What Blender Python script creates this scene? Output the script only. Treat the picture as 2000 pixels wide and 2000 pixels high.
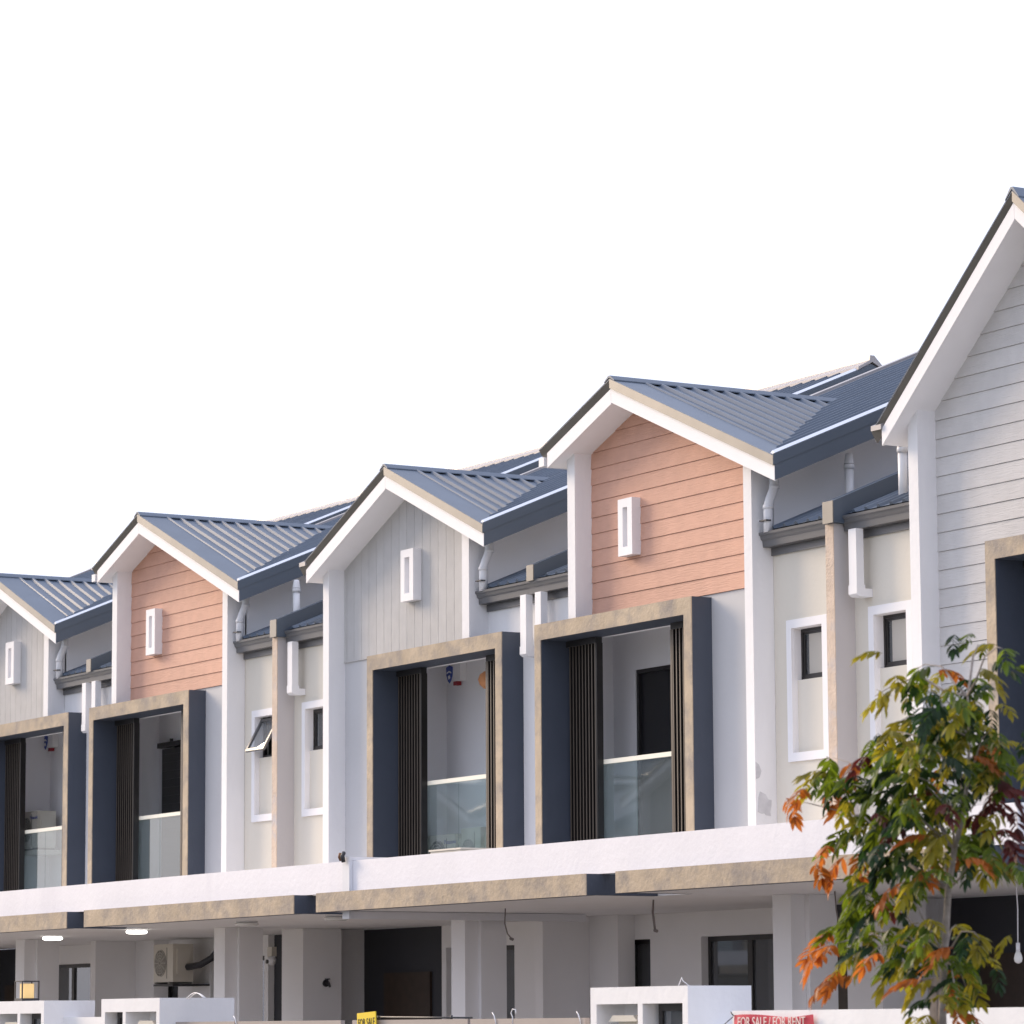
import bpy, math, random
from mathutils import Vector, Matrix
random.seed(7)
for o in list(bpy.data.objects): bpy.data.objects.remove(o)
S = bpy.context.scene
# ---------------------------------------------------------------- camera
# world origin = camera eye; X runs along the terrace, +Y into the houses, ground at z = -1.6
GZ = -1.6
cam_d = bpy.data.cameras.new('camera'); cam = bpy.data.objects.new('camera', cam_d)
S.collection.objects.link(cam); S.camera = cam
cam_d.sensor_width = 36; cam_d.lens = 36*7181.1/2000
cam_d.clip_start = .5; cam_d.clip_end = 3000
right = Vector((0.51140297, 0.85932355, -0.00548046)); upv = Vector((0.12240552, -0.06653087, 0.99024771)); fwd = Vector((-0.85057856, 0.50708646, 0.13921003))
cam.matrix_world = Matrix((( right.x, upv.x, -fwd.x, 0), (right.y, upv.y, -fwd.y, 0), (right.z, upv.z, -fwd.z, 0), (0, 0, 0, 1)))
cam_d.dof.use_dof = True; cam_d.dof.focus_distance = 42; cam_d.dof.aperture_fstop = 4.8
# ---------------------------------------------------------------- sky and sun (bright hazy daylight)
SUN_AZ = math.radians(-161); SUN_EL = math.radians(24)   # azimuth of the direction towards the sun, measured from +X
W = bpy.data.worlds.new('World'); S.world = W; W.use_nodes = True
nt = W.node_tree; nt.nodes.clear()
sky = nt.nodes.new('ShaderNodeTexSky'); sky.sky_type = 'NISHITA'; sky.sun_disc = False
sky.sun_elevation = SUN_EL; sky.sun_rotation = math.radians(90) - SUN_AZ
sky.dust_density = 4; sky.air_density = 1.0
mixn = nt.nodes.new('ShaderNodeMix'); mixn.data_type = 'RGBA'; mixn.inputs[0].default_value = .82
mixn.inputs[7].default_value = (9.9, 10.5, 12.9, 1)
bg = nt.nodes.new('ShaderNodeBackground'); bg.inputs[1].default_value = .1
wo = nt.nodes.new('ShaderNodeOutputWorld')
nt.links.new(sky.outputs[0], mixn.inputs[6]); nt.links.new(mixn.outputs[2], bg.inputs[0]); nt.links.new(bg.outputs[0], wo.inputs[0])
sd = bpy.data.lights.new('sun', 'SUN'); sun = bpy.data.objects.new('sun', sd); S.collection.objects.link(sun)
sd.energy = 3.15; sd.angle = math.radians(24); sd.color = (1, .79, .57)
sdir = Vector((math.cos(SUN_EL)*math.cos(SUN_AZ), math.cos(SUN_EL)*math.sin(SUN_AZ), math.sin(SUN_EL)))
sun.rotation_euler = sdir.to_track_quat('Z', 'Y').to_euler()
S.view_settings.view_transform = 'Standard'; S.view_settings.look = 'None'
S.view_settings.exposure = 0.32; S.view_settings.gamma = 1; S.view_settings.use_curve_mapping = False
S.render.engine = 'CYCLES'
S.cycles.max_bounces = 8; S.cycles.diffuse_bounces = 5

# ---------------------------------------------------------------- materials
def mat(name, col, rough=.7, metal=0, noise=.06, scale=3., bump=.0, bscale=40, streak=None, spec=.5, stain=None, grain=None, rand=0):
    m = bpy.data.materials.new(name); m.use_nodes = True; t = m.node_tree; b = t.nodes['Principled BSDF']
    b.inputs['Roughness'].default_value = rough; b.inputs['Metallic'].default_value = metal
    b.inputs['Specular IOR Level'].default_value = spec
    geo = t.nodes.new('ShaderNodeNewGeometry')
    mp = t.nodes.new('ShaderNodeMapping'); t.links.new(geo.outputs['Position'], mp.inputs[0])
    if streak: mp.inputs['Scale'].default_value = streak
    nz = t.nodes.new('ShaderNodeTexNoise'); nz.inputs['Scale'].default_value = scale; nz.inputs['Detail'].default_value = 6
    t.links.new(mp.outputs[0], nz.inputs['Vector'])
    r = t.nodes.new('ShaderNodeMapRange'); r.inputs['From Min'].default_value = .3; r.inputs['From Max'].default_value = .7
    r.inputs['To Min'].default_value = 1-noise; r.inputs['To Max'].default_value = 1+noise
    t.links.new(nz.outputs['Fac'], r.inputs['Value'])
    mul = t.nodes.new('ShaderNodeVectorMath'); mul.operation = 'SCALE'; mul.inputs[0].default_value = col
    t.links.new(r.outputs[0], mul.inputs['Scale'])
    out = mul.outputs[0]
    if rand:
        oi = t.nodes.new('ShaderNodeObjectInfo'); r2 = t.nodes.new('ShaderNodeMapRange'); r2.inputs['To Min'].default_value = 1-rand; r2.inputs['To Max'].default_value = 1+rand
        t.links.new(oi.outputs['Random'], r2.inputs['Value']); m2 = t.nodes.new('ShaderNodeVectorMath'); m2.operation = 'SCALE'
        t.links.new(out, m2.inputs[0]); t.links.new(r2.outputs[0], m2.inputs['Scale']); out = m2.outputs[0]
    if stain:
        n2 = t.nodes.new('ShaderNodeTexNoise'); n2.inputs['Scale'].default_value = stain[1]; n2.inputs['Detail'].default_value = 8; n2.inputs['Roughness'].default_value = .65
        t.links.new(mp.outputs[0], n2.inputs['Vector'])
        rr = t.nodes.new('ShaderNodeMapRange'); rr.inputs['From Min'].default_value = stain[2]; rr.inputs['From Max'].default_value = stain[3]
        t.links.new(n2.outputs['Fac'], rr.inputs['Value'])
        mx = t.nodes.new('ShaderNodeMix'); mx.data_type = 'RGBA'; mx.inputs[7].default_value = (*stain[0], 1)
        t.links.new(rr.outputs[0], mx.inputs[0]); t.links.new(out, mx.inputs[6]); out = mx.outputs[2]
    t.links.new(out, b.inputs['Base Color'])
    hs = None
    if grain:
        mg = t.nodes.new('ShaderNodeMapping'); mg.inputs['Scale'].default_value = grain
        t.links.new(geo.outputs['Position'], mg.inputs[0])
        ng = t.nodes.new('ShaderNodeTexNoise'); ng.inputs['Scale'].default_value = 1; ng.inputs['Detail'].default_value = 4; ng.inputs['Distortion'].default_value = .6
        t.links.new(mg.outputs[0], ng.inputs['Vector']); hs = ng.outputs['Fac']
    if bump:
        if hs is None:
            nb = t.nodes.new('ShaderNodeTexNoise'); nb.inputs['Scale'].default_value = bscale; nb.inputs['Detail'].default_value = 5
            t.links.new(geo.outputs['Position'], nb.inputs['Vector']); hs = nb.outputs['Fac']
        bp = t.nodes.new('ShaderNodeBump'); bp.inputs['Strength'].default_value = 1; bp.inputs['Distance'].default_value = bump
        t.links.new(hs, bp.inputs['Height']); t.links.new(bp.outputs[0], b.inputs['Normal'])
    return m
M = {}
M['white'] = mat('white_paint', (.80, .79, .79), .75, noise=.035, scale=2.4, streak=(1, 1, .28), bump=.004, bscale=14, stain=((.70, .69, .71), .9, .52, .8))
M['white_clean'] = mat('white_board', (.82, .81, .82), .6, noise=.015, scale=4)
M['parapet'] = mat('parapet_paint', (.84, .82, .84), .8, noise=.03, scale=1.6, bump=.004, bscale=18, streak=(1, 1, .25), stain=((.72, .70, .74), 1.1, .56, .9))
M['cream'] = mat('cream_paint', (.70, .655, .57), .8, noise=.035, scale=2.2, streak=(1, 1, .3), bump=.003, bscale=16)
M['greywall'] = mat('light_grey_paint', (.52, .52, .53), .8, noise=.03, scale=1.2, bump=.003, bscale=14)
M['stucco'] = mat('tan_stucco', (.46, .37, .265), .85, noise=.14, scale=2.6, bump=.008, bscale=22, stain=((.24, .215, .20), 3.2, .44, .74))
M['finface'] = mat('pinkish_stucco', (.60, .48, .38), .85, noise=.10, scale=6, bump=.012, bscale=30, stain=((.5, .46, .45), 4, .5, .7))
M['taupe'] = mat('taupe_paint', (.50, .47, .46), .8, noise=.02, scale=2, bump=.002, bscale=14)
M['navy'] = mat('navy_paint', (.052, .064, .09), .55, noise=.05, scale=2.5, bump=.003, bscale=14)
M['salmon'] = mat('salmon_board', (.63, .36, .262), .75, noise=.05, scale=5, bump=.006, grain=(5, 5, 60), rand=.035)
M['greyboard'] = mat('grey_board', (.59, .57, .555), .75, noise=.04, scale=5, bump=.006, grain=(5, 5, 60), rand=.035)
M['greyvert'] = mat('grey_upright_board', (.50, .49, .48), .75, noise=.04, scale=5, bump=.006, grain=(60, 60, 4), rand=.03)
M['joint'] = mat('board_backing', (.22, .17, .15), .9)
M['roof'] = mat('blue_steel_roof', (.112, .142, .188), .45, metal=.1, noise=.07, scale=2, spec=.5, rand=.05)
M['fascia'] = mat('blue_fascia', (.062, .084, .115), .45, noise=.04, scale=2, spec=.6)
M['flash'] = mat('roof_flashing', (.19, .175, .155), .38, metal=.35, noise=.10, scale=3, spec=.8)
M['gutter'] = mat('gutter_steel', (.135, .135, .14), .4, metal=.2, noise=.06, scale=2, spec=.7)
M['shine'] = mat('sky_sheen_edge', (.78, .80, .86), .25, metal=.4, noise=.03)  # verge metal paled: the sky's sheen is put into its colour
M['ridge'] = mat('pale_ridge_cap', (.34, .32, .32), .4, metal=.2, noise=.05)
M['pane_reflect'] = mat('pane_painted_reflection', (.46, .43, .38), .3, noise=.03)  # window reflection painted as an even cream colour
M['skylit'] = mat('white_paint_sky_lift', (.88, .88, .90), .7, noise=.03, scale=1.2)  # white paint made lighter, in place of sky light missing on side walls
M['patch'] = mat('grey_plaster_patch', (.58, .57, .58), .9, noise=.10, scale=9)
M['pvc'] = mat('white_pvc', (.74, .74, .76), .4, noise=.03, scale=3)
M['black'] = mat('black_aluminium', (.022, .021, .022), .35, noise=.05)
M['slat'] = mat('dark_bronze_slat', (.016, .014, .014), .35, metal=.3, noise=.05, spec=.8)
M['slatedge'] = mat('bronze_slat_edge', (.12, .10, .08), .35, metal=.3, noise=.05)
M['rail'] = mat('cream_handrail', (.93, .89, .74), .3, noise=.01)
M['innerwall'] = mat('porch_white', (.80, .79, .785), .8, noise=.02, scale=1.5)
M['room'] = mat('balcony_white', (.82, .81, .83), .8, noise=.02, scale=1)
M['darkfeature'] = mat('black_feature_wall', (.03, .032, .04), .6)
M['door'] = mat('dark_timber_door', (.04, .026, .018), .5, noise=.2, scale=8)
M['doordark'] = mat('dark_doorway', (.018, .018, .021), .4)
M['ac'] = mat('ac_casing', (.62, .58, .50), .5, noise=.03)
M['acdark'] = mat('ac_grille', (.20, .19, .17), .6)
M['gate'] = mat('taupe_gate_metal', (.36, .31, .28), .5, noise=.04)
M['gatedark'] = mat('dark_gate_metal', (.03, .03, .035), .5)
M['yellow'] = mat('yellow_card', (.80, .58, .03), .7, noise=.03)
M['ink'] = mat('black_ink', (.03, .03, .03), .8)
M['red'] = mat('red_banner', (.55, .045, .075), .5, noise=.10, scale=9)
M['cloudy'] = mat('banner_letters', (.72, .60, .56), .6)
M['blue'] = mat('blue_print', (.05, .09, .34), .5)
M['redplastic'] = mat('red_plastic', (.30, .02, .03), .4)
M['amber'] = mat('amber_shade', (.75, .34, .15), .5)
M['asphalt'] = mat('asphalt', (.05, .05, .052), .9, noise=.2, scale=8)
M['concrete'] = mat('concrete', (.30, .29, .27), .9, noise=.12, scale=2)
M['paving'] = mat('porch_tiles', (.34, .31, .29), .6, noise=.05)
M['soil'] = mat('ground', (.11, .12, .06), .95, noise=.25, scale=1.5)
M['bark'] = mat('bark', (.29, .25, .225), .9, noise=.25, scale=18, bump=.01, bscale=60)
M['post'] = mat('weathered_post', (.22, .19, .18), .9, noise=.2, scale=14)
M['rust'] = mat('rusty_clip', (.16, .07, .03), .8)
def emis(name, col, st, base=(.8, .8, .8)):
    m = mat(name, base, .4); b = m.node_tree.nodes['Principled BSDF']
    b.inputs['Emission Color'].default_value = (*col, 1); b.inputs['Emission Strength'].default_value = st; return m
M['lit'] = emis('lit_lamp', (1, .98, .90), 3.2)
M['glow'] = emis('lantern_glow', (1, .66, .22), .38, (.7, .5, .25))
M['bulb'] = mat('opal_glass', (.75, .75, .72), .15)
def glass(name, tint, alpha, refl=.06, rough=.02):
    m = bpy.data.materials.new(name); m.use_nodes = True; t = m.node_tree; t.nodes.clear()
    o = t.nodes.new('ShaderNodeOutputMaterial'); mx = t.nodes.new('ShaderNodeMixShader'); mx2 = t.nodes.new('ShaderNodeMixShader')
    tr = t.nodes.new('ShaderNodeBsdfTransparent'); tr.inputs[0].default_value = (*tint, 1)
    df = t.nodes.new('ShaderNodeBsdfDiffuse'); df.inputs[0].default_value = (tint[0]*.45, tint[1]*.45, tint[2]*.45, 1)
    gl = t.nodes.new('ShaderNodeBsdfGlossy'); gl.inputs['Roughness'].default_value = rough; gl.inputs[0].default_value = (.94, .97, .98, 1)
    fr = t.nodes.new('ShaderNodeFresnel'); fr.inputs[0].default_value = 1.5
    ad = t.nodes.new('ShaderNodeMath'); ad.operation = 'ADD'; ad.inputs[1].default_value = refl
    mx.inputs[0].default_value = alpha
    t.links.new(tr.outputs[0], mx.inputs[1]); t.links.new(df.outputs[0], mx.inputs[2])
    t.links.new(fr.outputs[0], ad.inputs[0]); g_ = t.nodes.new('ShaderNodeNewGeometry'); iv = t.nodes.new('ShaderNodeMath'); iv.operation = 'SUBTRACT'; iv.inputs[0].default_value = 1
    t.links.new(g_.outputs['Backfacing'], iv.inputs[1]); ml = t.nodes.new('ShaderNodeMath'); ml.operation = 'MULTIPLY'
    t.links.new(ad.outputs[0], ml.inputs[0]); t.links.new(iv.outputs[0], ml.inputs[1]); t.links.new(ml.outputs[0], mx2.inputs[0])
    t.links.new(mx.outputs[0], mx2.inputs[1]); t.links.new(gl.outputs[0], mx2.inputs[2]); t.links.new(mx2.outputs[0], o.inputs[0])
    return m
M['balglass'] = glass('balcony_glass', (.86, .94, .94), .10, .06)
M['paneglass'] = glass('window_glass', (.80, .84, .88), .10, .05)
M['darkglass'] = glass('dark_window_glass', (.5, .52, .55), .4, .04)
def leafmat(name, col, tl):
    m = bpy.data.materials.new(name); m.use_nodes = True; t = m.node_tree; b = t.nodes['Principled BSDF']
    b.inputs['Roughness'].default_value = .5; b.inputs['Specular IOR Level'].default_value = .28
    o = t.nodes['Material Output']; tn = t.nodes.new('ShaderNodeBsdfTranslucent'); mx = t.nodes.new('ShaderNodeMixShader'); mx.inputs[0].default_value = .38
    oi = t.nodes.new('ShaderNodeObjectInfo'); geo = t.nodes.new('ShaderNodeNewGeometry')
    nz = t.nodes.new('ShaderNodeTexNoise'); nz.inputs['Scale'].default_value = 9; nz.inputs['Detail'].default_value = 4; t.links.new(geo.outputs['Position'], nz.inputs['Vector'])
    ad = t.nodes.new('ShaderNodeMath'); ad.operation = 'ADD'; t.links.new(oi.outputs['Random'], ad.inputs[0]); t.links.new(nz.outputs['Fac'], ad.inputs[1])
    r = t.nodes.new('ShaderNodeMapRange'); r.inputs['From Min'].default_value = .3; r.inputs['From Max'].default_value = 1.7; r.inputs['To Min'].default_value = .55; r.inputs['To Max'].default_value = 1.5
    t.links.new(ad.outputs[0], r.inputs['Value'])
    for c, tgt in ((col, b.inputs['Base Color']), (tl, tn.inputs[0])):
        s = t.nodes.new('ShaderNodeVectorMath'); s.operation = 'SCALE'; s.inputs[0].default_value = c
        t.links.new(r.outputs[0], s.inputs['Scale']); t.links.new(s.outputs[0], tgt)
    t.links.new(b.outputs[0], mx.inputs[1]); t.links.new(tn.outputs[0], mx.inputs[2]); t.links.new(mx.outputs[0], o.inputs[0])
    return m
LEAF = {'g': leafmat('leaf_green', (.045, .075, .010), (.20, .28, .015)), 'd': leafmat('leaf_dark_green', (.016, .036, .016), (.03, .075, .018)),
        'y': leafmat('leaf_yellow_green', (.17, .155, .012), (.52, .44, .03)), 'o': leafmat('leaf_orange', (.27, .088, .022), (.66, .20, .03)),
        'r': leafmat('leaf_dark_red', (.075, .02, .02), (.16, .03, .025))}

# ---------------------------------------------------------------- mesh helpers
WL = {}
def empty(name, loc):
    o = bpy.data.objects.new(name, None); S.collection.objects.link(o); o.location = loc; o.empty_display_size = .3
    WL[o.name] = Vector(loc); return o
def tag(o, label=None, cat=None, group=None, kind=None):
    for k, v in (('label', label), ('category', cat), ('group', group), ('kind', kind)):
        if v: o[k] = v
    return o
class MB:
    def __init__(s): s.v = []; s.f = []; s.m = []; s.sm = False
    def add(s, vs, fs, m=0):
        n = len(s.v); s.v += [tuple(p) for p in vs]; s.f += [tuple(i+n for i in f) for f in fs]; s.m += [m]*len(fs); return s
    def box(s, x0, x1, y0, y1, z0, z1, m=0):
        if x0 > x1: x0, x1 = x1, x0
        if y0 > y1: y0, y1 = y1, y0
        vs = [(x, y, z) for z in (z0, z1) for y in (y0, y1) for x in (x0, x1)]
        return s.add(vs, [(0, 2, 3, 1), (4, 5, 7, 6), (0, 1, 5, 4), (2, 6, 7, 3), (0, 4, 6, 2), (1, 3, 7, 5)], m)
    def prism(s, pts, ax, a, b, m=0):
        # pts: polygon in the two other axes (XZ for 'Y', YZ for 'X', XY for 'Z')
        n = len(pts)
        def P(p, t): return (t, p[0], p[1]) if ax == 'X' else ((p[0], t, p[1]) if ax == 'Y' else (p[0], p[1], t))
        vs = [P(p, a) for p in pts]+[P(p, b) for p in pts]
        ar = sum(pts[i][0]*pts[(i+1) % n][1]-pts[(i+1) % n][0]*pts[i][1] for i in range(n))
        flip = (ar > 0) == (ax in 'XZ')
        if b < a: flip = not flip
        fs = [tuple(range(n)), tuple(range(2*n-1, n-1, -1))]+[(i, i+n, (i+1) % n+n, (i+1) % n) for i in range(n)]
        if flip: fs = [tuple(reversed(f)) for f in fs]
        return s.add(vs, fs, m)
    def tube(s, pts, r, n=10, m=0, cap=True):
        pts = [Vector(p) for p in pts]; rings = []; a = None
        for i, p in enumerate(pts):
            d = (pts[min(i+1, len(pts)-1)]-pts[max(i-1, 0)]).normalized()
            if a is None: a = d.cross(Vector((0, 1, 0)) if abs(d.z) > .7 else Vector((0, 0, 1)))
            a = (a-d*a.dot(d)).normalized(); b = d.cross(a)
            rr = r[i] if isinstance(r, (list, tuple)) else r
            rings.append([p+a*rr*math.cos(2*math.pi*k/n)+b*rr*math.sin(2*math.pi*k/n) for k in range(n)])
        vs = [v for R in rings for v in R]
        fs = [(i*n+k, i*n+(k+1) % n, (i+1)*n+(k+1) % n, (i+1)*n+k) for i in range(len(pts)-1) for k in range(n)]
        fs = [tuple(reversed(f)) for f in fs]
        if cap: fs += [tuple(range(n)), tuple(reversed(range((len(pts)-1)*n, len(pts)*n)))]
        s.sm = True
        return s.add(vs, fs, m)
    def disc(s, c, r, h, n=28, m=0):   # flat cylinder, axis z, hanging down from c
        return s.tube([(c[0], c[1], c[2]), (c[0], c[1], c[2]-h*.6), (c[0], c[1], c[2]-h)], [r, r, r*.8], n, m)
    def build(s, name, mats, parent=None, origin=None, smooth=None):
        if not isinstance(mats, (list, tuple)): mats = [mats]
        xs = [p[0] for p in s.v]; ys = [p[1] for p in s.v]; zs = [p[2] for p in s.v]
        o3 = Vector(origin) if origin is not None else Vector(((min(xs)+max(xs))/2, (min(ys)+max(ys))/2, min(zs)))
        me = bpy.data.meshes.new(name); me.from_pydata([(p[0]-o3.x, p[1]-o3.y, p[2]-o3.z) for p in s.v], [], s.f)
        for mm in mats: me.materials.append(mm if not isinstance(mm, str) else M[mm])
        me.polygons.foreach_set('material_index', s.m)
        if smooth or (smooth is None and s.sm):
            me.polygons.foreach_set('use_smooth', [len(f) == 4 for f in s.f])
        me.update()
        o = bpy.data.objects.new(name, me); S.collection.objects.link(o)
        pw = Vector((0, 0, 0))
        if parent is not None: o.parent = parent; pw = WL[parent.name]
        o.location = o3-pw; WL[o.name] = o3.copy()
        return o
def box(name, m, parent, *a): return MB().box(*a).build(name, m, parent)
def dup(o, parent, dx=0, dy=0, dz=0):
    c = o.copy(); S.collection.objects.link(c); c.parent = parent
    w = WL[o.name]+Vector((dx, dy, dz)); c.location = w-(WL[parent.name] if parent else Vector((0, 0, 0))); WL[c.name] = w; return c
def text(name, s, m, parent, size, mx, depth=.004):
    cu = bpy.data.curves.new(name+'_curve', 'FONT'); cu.body = s; cu.size = size; cu.extrude = depth; cu.align_x = 'CENTER'; cu.align_y = 'CENTER'; cu.resolution_u = 3
    t = bpy.data.objects.new(name+'_tmp', cu); S.collection.objects.link(t)
    me = bpy.data.meshes.new_from_object(t.evaluated_get(bpy.context.evaluated_depsgraph_get())); bpy.data.objects.remove(t)
    me.materials.clear(); me.materials.append(M[m]); o = bpy.data.objects.new(name, me); S.collection.objects.link(o)
    o.parent = parent; mw = mx.copy(); w = mw.to_translation(); WL[o.name] = w
    pl = WL[parent.name]; o.matrix_local = Matrix.Translation(-pl) @ mw; return o
def front_text_matrix(x, y, z, sx=1, tilt=0):   # text standing up, facing -Y
    return Matrix.Translation((x, y, z)) @ Matrix.Rotation(tilt, 4, 'Y') @ Matrix.Rotation(math.pi/2, 4, 'X') @ Matrix.Diagonal((sx, 1, 1, 1))
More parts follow.
